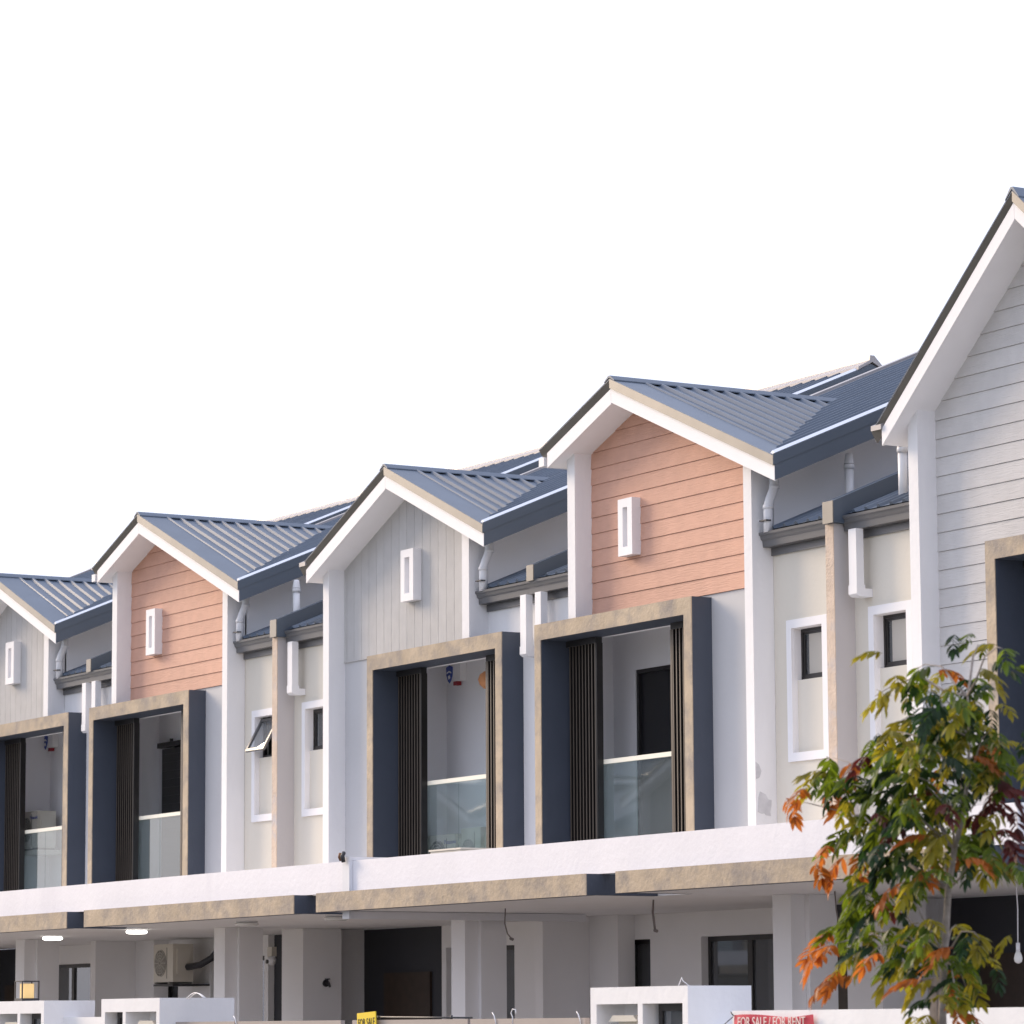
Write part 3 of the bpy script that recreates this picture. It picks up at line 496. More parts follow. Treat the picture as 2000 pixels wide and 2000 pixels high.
    if XR-cur > .02: box('porch_wall', 'innerwall', H, cur, XR, yb, yb+.2, FLOOR, 1.391)
    a, b_ = holes[2]; box('feature_wall', 'darkfeature', H, a, b_, yb+.1, yb+.2, FLOOR, 1.391)
    m_ = (a+b_)/2; d0, d1 = (m_-.55, m_+.75) if not O else (m_-.75, m_+.55)
    Dd = box('front_door', 'door', H, d0, d1, yb+.06, yb+.098, FLOOR, .78)
    MB().box(d0+.12, d0+.16, yb+.02, yb+.058, -.6, -.1).build('door_handle', 'gatedark', Dd)
    for (a, b_), n in ((holes[0], 1), (holes[1], 2)):
        Wn = MB(); Wn.box(a, b_, yb+.10, yb+.15, 1.03, 1.09); Wn.box(a, b_, yb+.10, yb+.15, FLOOR, FLOOR+.06)
        Wn.box(a, a+.06, yb+.10, yb+.15, FLOOR+.06, 1.03); Wn.box(b_-.06, b_, yb+.10, yb+.15, FLOOR+.06, 1.03)
        if n == 2: mm = (a+b_)/2; Wn.box(mm-.05, mm+.05, yb+.095, yb+.15, FLOOR+.06, 1.03)
        Wf = Wn.build('window' if n == 1 else 'sliding_door', 'black', H)
        for q in range(n):
            q0 = a+.06+(b_-a-.12)/n*q; q1 = q0+(b_-a-.12)/n
            box('pane', 'darkglass', Wf, q0+.002, q1-.002, yb+.12, yb+.13, FLOOR+.06, 1.03)
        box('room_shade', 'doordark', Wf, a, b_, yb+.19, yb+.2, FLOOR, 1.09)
    # piers and column towards the street at the left party line
    c0 = XL+.24
    if not O: c0 = XL+.42
    box('porch_column', 'innerwall', H, c0, c0+.335, 22.45, 22.63, FLOOR, 1.391)
    box('porch_column', 'innerwall', H, c0+.02, c0+.41, 22.632, 22.99, FLOOR, 1.391)
    if O: box('party_pier', 'innerwall', H, XL-.13, XL+.05, 23.87, 24.55, FLOOR, 1.391); box('party_pier', 'innerwall', H, XL-.12, XL+.72, 24.552, 24.798, FLOOR, 1.391)
    else: box('party_pier', 'innerwall', H, XL+.02, XL+.66, 23.7, 24.3, FLOOR, 1.391); box('party_pier', 'innerwall', H, XL-.05, XL+.22, 24.302, 24.798, FLOOR, 1.391)
    return H

def lean(H, x0, x1, O, finside):
    """low lean-to roof with its eaves gutter over a recess between two gable volumes"""
    zl = lambda yy: 5.60+.41*(yy-23.72)
    n = Vector((0, -.41, 1)).normalized(); k = x1-.04
    while k > x0+.03:
        k2 = max(k-RB, x0)
        pan(H, (k, 23.74, zl(23.74)), (k, 29.4, zl(29.4)), (k2, 29.4, zl(29.4)), (k2, 23.74, zl(23.74)), n); k -= RB
    MB().prism([(23.865, 5.42), (29.5, 5.42), (29.5, zl(29.5)-.02), (23.865, zl(23.865)-.02)], 'X', x0+.001, x1-.001).build('roof_core', 'fascia', H)
    g = [(23.862, 5.415), (23.73, 5.415), (23.722, 5.485), (23.70, 5.505), (23.692, 5.54), (23.676, 5.55), (23.672, 5.58), (23.682, 5.58), (23.70, 5.56), (23.74, 5.52), (23.85, 5.50), (23.862, 5.60)]
    gx0, gx1 = (x0+.004, x1+.01) if finside and O else (x0-.01 if not finside else x0, x1-.004)
    if finside and not O: gx0, gx1 = x0+.02, x1-.004
    MB().prism(g, 'X', gx0, gx1).build('gutter', 'gutter', H)
    box('fascia_board', 'gutter', H, x0+.002, x1-.002, 23.845, 23.869, 5.325, 5.414)

def slot(H, x0, x1, a, b, wallm, opened=False):
    """recessed wall with a tall framed niche: a small window above, a plaster panel below"""
    t = .098; z0, z1 = 2.955, 4.556; a2, b2 = a+t, b-t; zs, zt = 3.874, z1-t
    w = MB(); y0, y1 = YW, YW+.16
    w.box(x0, a2, y0, y1, DECK, 5.40); w.box(b2, x1, y0, y1, DECK, 5.40); w.box(a2, b2, y0, y1, DECK, z0+t); w.box(a2, b2, y0, y1, zt, 5.40)
    w.build('recess_wall', wallm, H)
    s = MB(); yf = YW-.032
    s.box(a, b, yf, YW-.001, zt, z1); s.box(a, b, yf, YW-.001, z0, z0+t); s.box(a, a2, yf, YW-.001, z0+t, zt); s.box(b2, b, yf, YW-.001, z0+t, zt)
    s.box(a2-.001, a2+.004, YW-.0005, YW+.13, z0+t, zt); s.box(b2-.004, b2+.001, YW-.0005, YW+.13, z0+t, zt); s.box(a2, b2, YW-.0005, YW+.13, zt-.004, zt+.001)
    s.build('niche_surround', 'white_clean', H)
    box('niche_panel', wallm, H, a2+.004, b2-.004, YW+.045, YW+.155, z0+t, zs)
    f = MB(); yf = YW+.10; yb = YW+.15; fr = .035; c, d, zt = a2+.004, b2-.004, zt-.004
    f.box(c, d, yf, yb, zs, zs+fr); f.box(c, d, yf, yb, zt-fr, zt); f.box(c, c+fr, yf, yb, zs+fr, zt-fr); f.box(d-fr, d, yf, yb, zs+fr, zt-fr)
    Wn = f.build('window', 'slat', H)
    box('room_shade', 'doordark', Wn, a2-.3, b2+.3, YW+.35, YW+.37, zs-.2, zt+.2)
    if not opened:
        f = MB(); q = fr; g = .03
        f.box(c+q, d-q, yf+.008, yb-.01, zs+q, zs+q+g); f.box(c+q, d-q, yf+.008, yb-.01, zt-q-g, zt-q); f.box(c+q, c+q+g, yf+.008, yb-.01, zs+q+g, zt-q-g); f.box(d-q-g, d-q, yf+.008, yb-.01, zs+q+g, zt-q-g)
        f.build('sash', 'slat', Wn)
        if a > -34.1: box('pane', 'pane_reflect', Wn, c+q+g+.075, d-q-g, yf+.012, yf+.020, zs+q+g, zt-q-g)  # painted reflection in front of the glass, dark strip left bare beside it
        box('pane', 'paneglass', Wn, c+q+g, d-q-g, yf+.022, yf+.03, zs+q+g, zt-q-g)
    else:
        # top-hung sash swung out
        ang = math.radians(29); ca, sa = math.cos(ang), math.sin(ang); h = zt-fr-zs-fr+.03; y00, z00 = yf, zt-fr
        def P(xx, s_, n_): return (xx, y00-s_*sa-n_*ca, z00-s_*ca+n_*sa)
        def sb(bb, xa, xb, sa_, sb_, n0=0, n1=.035):
            vs = [P(xx, s_, n_) for n_ in (n0, n1) for s_ in (sa_, sb_) for xx in (xa, xb)]
            bb.add(vs, [(0, 1, 3, 2), (4, 6, 7, 5), (0, 4, 5, 1), (2, 3, 7, 6), (0, 2, 6, 4), (1, 5, 7, 3)])
        ws = MB(); r = .045; sb(ws, c, d, 0, r); sb(ws, c, d, h-r, h); sb(ws, c, c+r, r, h-r); sb(ws, d-r, d, r, h-r)
        ws.build('sash', 'gutter', Wn)
        ws = MB(); sb(ws, c+r, d-r, r, h-r, .012, .02); ws.build('pane', 'paneglass', Wn)

HS = [
 house('g', 13.4, 'nearest terrace house at the right edge, with a steep tall gable of grey lapped boards', steep=True),
 house('o', 0, 'nearer of the salmon-boarded terrace houses, next to the steep grey gable'),
 house('g', 0, 'terrace house with grey upright boards in the middle, left of the nearer salmon house'),
 house('o', -13.4, 'farther salmon-boarded terrace house at the left, the one with its small window swung open'),
 house('g', -13.4, 'terrace house with grey upright boards cut by the left edge of the photo'),
 house('o', -26.8, 'farthest terrace house of the row, only its roof showing above the leftmost gable'),
]
HB, HO, HG, HO2, HG0, HO3 = HS

# fins standing between pairs of houses
for dx, lb in ((0, 'tall pale fin wall between the steep grey gable house and the salmon house'), (-13.4, 'tall pale fin wall right of the open window, between salmon and grey upright-boarded houses')):
    F = empty('fin_wall', (-32.745+dx, 23.7, DECK)); tag(F, lb, 'wall', 'fin walls between the houses')
    box('fin_core', 'taupe', F, -32.82+dx, -32.67+dx, 23.604, YW+.16, DECK, 5.497)
    box('fin_face', 'finface', F, -32.82+dx, -32.67+dx, 23.594, 23.604, DECK, 5.497)
def coping(x0, x1, yf, zb, zt, parent, front='flash'):
    b = MB(); m = .415
    b.prism([(yf, zb), (yf, zt), (29.4, zt+m*(29.4-yf)), (29.4, zb+m*(29.4-yf)), (yf+.25, zb+.0)], 'X', x0, x1)
    c = b.build('roof_coping', 'fascia', parent)
    box('coping_end', front, c, x0-.004, x1+.004, yf-.012, yf-.001, zb-.003, zt+.004)
    return c
coping(-32.785, -32.60, 23.55, 5.5, 5.737, HO); coping(-32.785-13.4, -32.60-13.4, 23.55, 5.5, 5.737, HO2)
coping(-39.32, -39.165, 23.66, 5.57, 5.765, HO); coping(-39.32-13.4, -39.165-13.4, 23.66, 5.57, 5.765, HO2); coping(-45.9+13.4*0-13.4*2, -45.75-26.8, 23.66, 5.57, 5.765, HO3)

# ---------------------------------------------------------------- pipes fixed to the houses
def swan(H, dx, dy=0.0, dz=0.0):
    X = -34.08+dx; b = MB()
    pts = [(X, 23.80, 6.26), (X, 23.80, 6.12), (X, 23.785, 6.06), (X, 23.735, 5.95), (X, 23.71, 5.88), (X, 23.708, 5.75), (X, 23.708, 5.57)]
    b.tube(pts, .055, 14); p = b.build('downpipe', 'pvc', H)
    for z, r in ((6.10, .062), (5.86, .062)):
        MB().tube([(X, 23.80 if z > 6 else 23.708, z-.02), (X, 23.80 if z > 6 else 23.708, z+.02)], r, 14).build('collar', 'pvc', p)
    MB().box(X-.07, X+.07, 23.63, 23.70, 5.695, 5.71).build('clip', 'gatedark', p)
for H, dx in ((HO, 0), (HO2, -13.4), (HG, -6.42), (HG0, -19.82)): swan(H, dx)
def backswan(H, X, z):   # curved pipe below the left eave, mostly behind the column
    MB().tube([(X, 23.95, z+.02), (X, 23.95, z-.10), (X+.03, 23.92, z-.2), (X+.10, 23.86, z-.36), (X+.14, 23.80, z-.52), (X+.15, 23.80, z-1.1)], .055, 12).build('downpipe', 'pvc', H)
backswan(HO, -38.50, 6.9); backswan(HO2, -38.50-13.4, 6.9); backswan(HG, -44.86, 6.08)
def ventpipe(H, X, Y, z0, z1):
    b = MB(); b.tube([(X, Y, z0), (X, Y, z1-.18)], .052, 14); v = b.build('vent_pipe', 'pvc', H)
    c = MB().tube([(X, Y, z1-.18), (X, Y, z1-.14), (X, Y, z1-.02), (X, Y, z1)], [.062, .062, .043, .036], 14).build('vent_cowl', 'pvc', v)
    for i in range(3):
        MB().tube([(X, Y, z1-.125+i*.035), (X, Y, z1-.118+i*.035)], [.060-i*.0062, .0585-i*.0062], 14).build('cowl_slot', 'gutter', v)
ventpipe(HO, -33.80, 24.65, 5.7, 6.51); ventpipe(HB, -32.05, 24.1, 5.62, 6.42)
ventpipe(HO2, -33.80-12.95, 24.25, 5.7, 6.42)
def rectpipe(H, xa, xb, zb, elbow, zt=5.41, yy=23.66):
    b = MB(); b.box(xa, xb, yy, yy+.10, zb+.12, zt); p = b.build('downpipe', 'pvc', H)
    MB().prism([(yy-.006, zb+.13), (yy-.006, zb+.03), (yy+.03, zb), (YW-.002, zb), (YW-.002, zb+.09), (yy+.11, zb+.09), (yy+.11, zb+.13)], 'X', xa-.006, xb+.006).build('elbow', 'pvc', p)
rectpipe(HB, -32.48, -32.34, 4.66, 1); rectpipe(HG, -32.48-13.4, -32.34-13.4, 4.66, 1)
for d, H, H2 in ((0, HG, HO), (-13.4, HG0, HO2)):
    rectpipe(H, -39.50+d, -39.36+d, 4.63, 1); rectpipe(H2, -39.14+d, -39.0+d, 4.63, 1)
# trunking over the parapet between the two middle houses
tk = MB(); tk.box(-38.70, -38.53, 20.70, 20.748, 1.30, 1.99); tk.box(-38.70, -38.53, 20.70, 21.35, 1.99, 2.03); tk.build('pipe_trunking', 'pvc', HO)
MB().box(-38.70, -38.53, 20.75, 24.0, 1.30, 1.388).build('ceiling_trunking', 'pvc', HO)
MB().tube([(-38.66, 20.66, 1.99), (-38.66, 20.64, 2.03), (-38.68, 20.66, 2.07)], .022, 8).build('rusty_clip', 'rust', HO)
MB().tube([(-38.60, 20.66, 1.97), (-38.59, 20.64, 2.04), (-38.61, 20.67, 2.08)], .026, 8).build('black_clip', 'gatedark', HO)

# ---------------------------------------------------------------- fittings
def acunit(x0, x1, y0, y1, z0, z1, label, bracket=False, brand=None, grp='air conditioner units'):
    A_ = empty('air_conditioner', ((x0+x1)/2, y1, z0)); tag(A_, label, 'air conditioner', grp)
    w = x1-x0; h = z1-z0
    box('casing', 'ac', A_, x0, x1, y0, y1, z0+.03, z1)
    cx = x0+w*.36; cz = z0+.03+(h-.03)/2; r = min(w*.30, h*.44)
    MB().tube([(cx, y0-.006, cz), (cx, y0+.02, cz)], r, 28).build('fan_opening', 'acdark', A_)
    g = MB()
    for q in (1, .8, .6, .4, .2):
        n = 24; R1, R2 = r*q, r*q-.008
        vs = [(cx+rr*math.cos(2*math.pi*k/n), y0-.014, cz+rr*math.sin(2*math.pi*k/n)) for rr in (R1, R2) for k in range(n)]
        g.add(vs, [(k, (k+1) % n, (k+1) % n+n, k+n) for k in range(n)])
    for k in range(12):
        t = 2*math.pi*k/12; c, s = math.cos(t), math.sin(t); e = .004
        g.add([(cx+r*.12*c-e*s, y0-.015, cz+r*.12*s+e*c), (cx+r*.12*c+e*s, y0-.015, cz+r*.12*s-e*c), (cx+r*c+e*s, y0-.015, cz+r*s-e*c), (cx+r*c-e*s, y0-.015, cz+r*s+e*c)], [(0, 1, 2, 3)])
    g.build('fan_guard', 'ac', A_)
    box('side_cover', 'ac', A_, x1, x1+.03, y0+.06, y1-.06, z0+h*.25, z1-h*.12)
    box('louvre', 'acdark', A_, x0+w*.68, x0+w*.70, y0-.004, y0, z0+.08, z1-.05)
    for s in (x0+.08, x1-.14): box('foot', 'acdark', A_, s, s+.06, y0-.02, y1+.02, z0, z0+.028)
    if brand:
        text('brand_text', brand, 'blue', A_, h*.13, front_text_matrix(x0+w*.83, y0-.004, z1-h*.17), .001)
    if bracket: box('bracket', 'gatedark', A_, x0, x1, y0, 24.795, z0-.03, z0-.003)
    return A_
acunit(-51.30, -50.62, 24.18, 24.52, .70, 1.30, 'outdoor air conditioner unit on the porch wall, high up near the lit ceiling lamps', True)
AC0 = empty; 
acunit(-43.30, -42.55, 24.46, 24.78, 1.96, 2.58, 'white air conditioner unit standing behind the glass of the middle grey house balcony', brand='Panasonic')
acunit(-42.46, -41.95, 24.50, 24.82, 2.02, 2.64, 'second smaller air conditioner unit seen from its side behind the middle grey house glass')
acunit(-57.05, -56.36, 24.42, 24.76, 2.98, 3.62, 'air conditioner unit raised above the handrail on the leftmost balcony', brand='Panasonic')
b = MB(); b.box(-57.1, -56.3, 24.40, 24.89, 2.90, 2.975); tag(b.build('wall_shelf', 'ac'), 'shelf bracket carrying the raised air conditioner on the leftmost balcony', 'shelf')
for (xa, za, h_, nm) in ((-43.25, 4.66, 'HG', 'blue and white alarm box high on the middle grey house balcony wall'), (-56.88, 4.68, 'HG0', 'blue and white alarm box high on the leftmost balcony wall')):
    E_ = empty('alarm_box', (xa+.1, 24.88, za)); tag(E_, nm, 'alarm', 'alarm boxes')
    box('casing', 'white_clean', E_, xa-.06, xa+.26, 24.80, 24.898, za+.02, za+.27)
    pts = [(xa-.10, za+.22), (xa-.02, za+.245), (xa+.06, za+.22), (xa+.055, za+.11), (xa+.02, za+.04), (xa-.02, za+.0), (xa-.06, za+.04), (xa-.095, za+.11)]
    sh = MB().prism(pts, 'Y', 24.785, 24.799).build('shield', 'blue', E_)
    MB().prism([(xa-.08, za+.15), (xa-.02, za+.17), (xa+.04, za+.15), (xa+.04, za+.13), (xa-.02, za+.15), (xa-.08, za+.13)], 'Y', 24.782, 24.7845).build('shield_band', 'white_clean', sh)
    MB().prism([(xa-.05, za+.10), (xa+.0, za+.11), (xa+.015, za+.07), (xa-.03, za+.05)], 'Y', 24.782, 24.7845).build('shield_mark', 'white_clean', sh)
    box('beacon', 'redplastic', E_, xa+.05, xa+.15, 24.81, 24.88, za-.035, za+.018)
L_ = empty('wall_lamp', (-42.36, 24.89, 4.6)); tag(L_, 'round amber wall lamp above the door on the middle grey house balcony', 'lamp')
b = MB(); b.tube([(-42.02, 24.66, 4.48), (-42.02, 24.66, 4.53), (-42.02, 24.66, 4.60), (-42.02, 24.66, 4.67), (-42.02, 24.66, 4.71)], [.05, .105, .13, .105, .05], 18); b.build('shade', 'amber', L_)
box('arm', 'gatedark', L_, -42.035, -42.005, 24.66, 24.9, 4.71, 4.74)
# louvred shutter door on the far salmon balcony
Sg = empty('shutter_door', (-52.1, 24.86, DECK)); tag(Sg, 'black sliding grille door hung on a rail on the far salmon house balcony', 'door')
box('leaf', 'black', Sg, -52.43, -51.0, 24.83, 24.855, DECK+.03, 4.38)
sb0 = box('louvre', 'acdark', Sg, -52.38, -51.02, 24.815, 24.829, DECK+.2, DECK+.24)
sb0.data.materials[0] = M['black']
for i in range(1, 20): dup(sb0, Sg, 0, 0, i*.13)
box('top_rail', 'black', Sg, -52.55, -50.9, 24.80, 24.87, 4.40, 4.48)
box('hanger', 'black', Sg, -52.12, -52.09, 24.81, 24.86, 4.48, 4.53)
# casing lying on the canopy roof behind the parapet
b = empty('air_conditioner', (-36.5, 21.2, 1.6)); tag(b, 'white box casing whose top just shows above the long white parapet', 'air conditioner', 'air conditioner units')
box('casing', 'ac', b, -37.11, -36.40, 21.0, 21.42, 1.64, 2.028); box('lid', 'ac', b, -37.125, -36.385, 20.985, 21.435, 2.03, 2.05)
for s in (-37.0, -36.55): box('foot', 'acdark', b, s, s+.06, 21.0, 21.42, 1.60, 1.638)
# ceiling lamps
for (lx, ly, lit, lb) in ((-50.35, 22.09, 1, 'lit round ceiling lamp farthest left under the canopy'), (-46.70, 21.75, 1, 'lit round ceiling lamp left of the hanging air conditioner'),
                          (-42.69, 21.44, 0, 'unlit round ceiling lamp at the top of the second porch column'), (-40.17, 21.40, 0, 'unlit round ceiling lamp beside the white trunking')):
    Lm = empty('ceiling_lamp', (lx, ly, 1.43)); tag(Lm, lb, 'lamp', 'round lamps under the canopy')
    MB().disc((lx, ly, 1.392), .14, .02).build('base', 'white_clean', Lm)
    MB().disc((lx, ly, 1.371), .148, .04).build('diffuser', 'lit' if lit else 'bulb', Lm)
# loose wires and bulb holder hanging from the canopy
for pts, lb, nm in (([(-34.0, 22.05, 1.43), (-34.01, 22.05, 1.25), (-33.97, 22.05, 1.06)], 'pair of loose wires hanging from the canopy right of centre', 'hanging_wire'),
                ([(-37.10, 22.0, 1.43), (-37.12, 22.0, 1.22), (-37.06, 22.0, 1.10), (-36.97, 22.0, 1.04)], 'single curved loose wire hanging beside the porch column near the middle', 'hanging_wire')):
    b = MB(); b.tube(pts, .008, 6); 
    if 'pair' in lb: b.tube([(p[0]-.02*(i > 0), p[1], p[2]+.01) for i, p in enumerate(pts)], .008, 6)
    b.tube([(pts[-1][0]-.02, pts[-1][1], pts[-1][2]), (pts[-1][0]+.03, pts[-1][1], pts[-1][2]-.01)], .018, 8)
    tag(b.build(nm, 'post'), lb, 'wire', 'wires hanging under the canopy')
Bq = empty('hanging_bulb', (-27.6, 22.0, .6)); tag(Bq, 'white bulb on a long cord hanging in the dark porch at the right edge', 'bulb')
MB().tube([(-27.62, 22.0, 1.43), (-27.60, 22.0, 1.1), (-27.61, 22.0, .76)], .006, 6).build('cord', 'pvc', Bq)
MB().tube([(-27.61, 22.0, .78), (-27.61, 22.0, .70)], .02, 8).build('socket', 'pvc', Bq)
MB().tube([(-27.61, 22.0, .70), (-27.61, 22.0, .665), (-27.61, 22.0, .63), (-27.61, 22.0, .60), (-27.61, 22.0, .585)], [.02, .035, .042, .035, .012], 12).build('globe', 'bulb', Bq)
Cc = empty('security_camera', (-47.95, 24.5, 1.0)); tag(Cc, 'small white security camera on the grey pier beside a dark doorway', 'camera')
box('mount', 'ac', Cc, -48.12, -47.98, 24.5, 24.58, 1.06, 1.20)
MB().tube([(-47.93, 24.48, 1.06), (-47.93, 24.48, 1.02), (-47.93, 24.48, .96), (-47.93, 24.48, .93)], [.045, .062, .055, .02], 14).build('dome', 'pvc', Cc)
MB().tube([(-47.95, 24.42, .985), (-47.95, 24.40, .985)], .03, 12).build('lens', 'black', Cc)
Tp = empty('garden_tap', (-45.43, 24.05, .64)); tag(Tp, 'small dark tap fixed to the grey pier of the porch', 'tap')
MB().tube([(-45.46, 24.05, .64), (-45.36, 24.05, .64), (-45.33, 24.05, .59)], .018, 8).build('spout', 'gatedark', Tp)
MB().tube([(-45.40, 24.05, .64), (-45.40, 24.05, .69)], .012, 8).build('stem', 'gatedark', Tp); box('handle', 'gatedark', Tp, -45.44, -45.36, 24.03, 24.07, .69, .705)
MB().tube([(-45.455, 24.05, .64), (-45.44, 24.05, .64)], .05, 14).build('rose', 'gatedark', Tp)
b = MB(); b.tube([(-50.58, 24.4, .95), (-50.35, 24.5, .98), (-50.15, 24.6, 1.08), (-50.05, 24.7, 1.25), (-50.03, 24.78, 1.33)], .05, 10); tag(b.build('refrigerant_hose', 'gatedark'), 'black lagged hose curving from the porch air conditioner to the wall', 'hose')

# ---------------------------------------------------------------- front boundary
YB = 17.8
def pillar(x0, x1, ydep, label, niche_order):
    P_ = empty('gate_pillar', ((x0+x1)/2, YB+ydep/2, FLOOR)); tag(P_, label, 'gate pillar', 'white gate pillars with niches')
    zt = .365; zn = .215; w = x1-x0; y1 = YB+ydep; t = .1; xm = x0+w*(.52 if niche_order else .40); nb = .16
    b = MB(); b.box(x0, x1, YB, y1, zn, zt); b.box(x0, x0+t, YB, y1, FLOOR, zn); b.box(x1-t*.85, x1, YB, y1, FLOOR, zn); b.box(xm-.04, xm+.04, YB, YB+.3, -.75, zn)
    b.box(x0+t, x1-t*.85, YB+.3, y1, FLOOR, zn); b.box(x0+t, x1-t*.85, YB, YB+.3, FLOOR, -.75)
    b.build('masonry', 'white', P_)
    mb = (x0+t, xm-.04) if niche_order else (xm+.04, x1-t*.85); me = (xm+.04, x1-t*.85) if niche_order else (x0+t, xm-.04)
    c = (mb[0]+mb[1])/2
    # letter box with a little pitched hood
    hd = MB(); hd.prism([(c-.24, .06), (c-.17, .115), (c+.17, .115), (c+.24, .06)], 'Y', YB+.06, YB+.30); hd.build('letter_box_hood', 'ac', P_)
    box('letter_box', 'ac', P_, c-.16, c+.16, YB+.12, YB+.298, -.30, .058)
    fb = MB(); fb.box(me[0]+.06, me[1], YB+.13, YB+.17, .15, zn-.002); fb.box(me[0]+.06, me[0]+.12, YB+.13, YB+.17, -.75, .15); fb.box(me[1]-.06, me[1], YB+.13, YB+.17, -.75, .15)
    mf = fb.build('meter_frame', 'slat', P_); box('meter_glass', 'darkglass', mf, me[0]+.12, me[1]-.06, YB+.15, YB+.156, -.75, .15); box('meter', 'ac', P_, me[0]+.16, me[1]-.12, YB+.2, YB+.298, -.40, .12)
    return P_
pillar(-28.516, -26.92, .67, 'white gate pillar near the centre, standing beside the red banner wall', True)
pillar(-39.16, -37.60, .93, 'white gate pillar with a thin cable arched over its top', False)
pillar(-42.37, -40.80, .66, 'white gate pillar at the bottom left carrying the square lantern', True)
b = MB(); b.box(-40.80, -39.16, YB+.25, YB+.45, FLOOR, .165); tag(b.build('boundary_wall', 'white'), 'low white wall joining the two left gate pillars', 'wall')
b = MB(); b.box(-26.16, -8, YB-.05, YB+.10, FLOOR, .142); tag(b.build('boundary_wall', 'white'), 'long low white boundary wall behind the young tree', 'wall')
b = MB(); b.box(-26.92, -26.16, YB+.25, YB+.45, FLOOR, .0); tag(b.build('boundary_wall', 'white'), 'short low white wall between the nearer pillar and the red banner', 'wall')
def gate(xa, xb, label, post=True):
    G = empty('metal_gate', ((xa+xb)/2, 18.0, FLOOR)); tag(G, label, 'gate', 'metal driveway gates')
    box('top_rail', 'gate', G, xa, xb, 17.98, 18.03, .03, .097); box('bottom_rail', 'gate', G, xa, xb, 17.98, 18.03, FLOOR+.05, FLOOR+.12)
    for X in (xa, xb-.05): box('stile', 'gatedark', G, X, X+.05, 17.985, 18.025, FLOOR+.12, .03)
    p0 = box('panel', 'gate', G, xa+.06, xb-.06, 17.995, 18.015, FLOOR+.16, FLOOR+.30)
    for i in range(1, 9): dup(p0, G, 0, 0, i*.16)
    return G
gate(-37.56, -36.09, 'taupe metal gate leaf next to the arched cable pillar'); gate(-36.06, -33.65, 'taupe metal gate leaf left of the yellow card')
gate(-33.4, -31.05, 'taupe metal gate leaf right behind the yellow card'); gate(-31.0, -28.9, 'taupe metal gate leaf ending at the nearer white pillar')
b = MB(); b.tube([(-32.87, 18.0, .125), (-31.0, 18.0, .108)], .010, 6); b.tube([(-32.87, 18.0, .09), (-32.87, 18.0, .14)], .02, 8); b.tube([(-31.4, 18.0, .09), (-31.4, 18.0, .135)], .014, 8); tag(b.build('gate_bolt', 'gatedark'), 'thin dark bolt rod lying along the gate top right of the yellow card', 'bolt')
for X, lb in ((-36.08, 'white wire hook between the two gate leaves left of the yellow card'), (-30.55, 'curly white wire hook on the gate right of centre'), (-29.02, 'white wire hook at the gate end by the nearer pillar')):
    b = MB(); b.tube([(X+.05, 17.98, .02), (X+.04, 17.97, .09), (X-.0, 17.98, .13), (X-.03, 17.98, .155)], .005, 6); tag(b.build('wire_hook', 'pvc'), lb, 'hook', 'wire hooks on the gates')
b = MB(); b.tube([(-30.20, 17.98, .05), (-30.20, 17.98, .11), (-30.23, 17.98, .15), (-30.20, 17.98, .185), (-30.15, 17.98, .18), (-30.14, 17.98, .14)], .005, 6); tag(b.build('wire_hook', 'pvc'), 'S shaped wire hook standing up between the two right-hand gate leaves', 'hook', 'wire hooks on the gates')
b = MB(); pts = [(-37.53+.44*i/10, 18.1, .355+.062*math.sin(math.pi*i/10)) for i in range(11)]; b.tube(pts, .006, 6); b.tube([(p[0]+.015, 18.12, p[2]-.006) for p in pts], .005, 6); tag(b.build('cable_arch', 'pvc'), 'thin pale cable arched over the top of the left-middle pillar', 'cable')
b = MB(); b.tube([(-27.30, 17.95, .36), (-27.26, 17.95, .41), (-27.24, 17.95, .44), (-27.22, 17.95, .41), (-27.12, 17.95, .365)], .003, 6); tag(b.build('wire_scrap', 'pvc'), 'bent scrap of wire on top of the nearer pillar', 'wire')
# lantern
Ln = empty('pillar_lantern', (-41.6, 18.1, .365)); tag(Ln, 'square black lantern with a glowing amber core on the bottom left pillar', 'lantern')
lx0, lx1, ly0, ly1, lz0, lz1 = -41.93, -41.70, 17.90, 18.13, .366, .612
box('base', 'gatedark', Ln, lx0, lx1, ly0, ly1, lz0, lz0+.035)
box('glow_core', 'glow', Ln, lx0+.05, lx1-.05, ly0+.05, ly1-.05, lz0+.036, lz1-.035)
for X in (lx0, lx1-.014):
    for Y in (ly0, ly1-.014): box('corner_post', 'gatedark', Ln, X, X+.014, Y, Y+.014, lz0+.035, lz1-.014)
b = MB(); b.box(lx0, lx1, ly0, ly0+.014, lz1-.014, lz1); b.box(lx0, lx1, ly1-.014, ly1, lz1-.014, lz1); b.box(lx0, lx0+.014, ly0+.014, ly1-.014, lz1-.014, lz1); b.box(lx1-.014, lx1, ly0+.014, ly1-.014, lz1-.014, lz1); b.build('top_frame', 'gatedark', Ln)
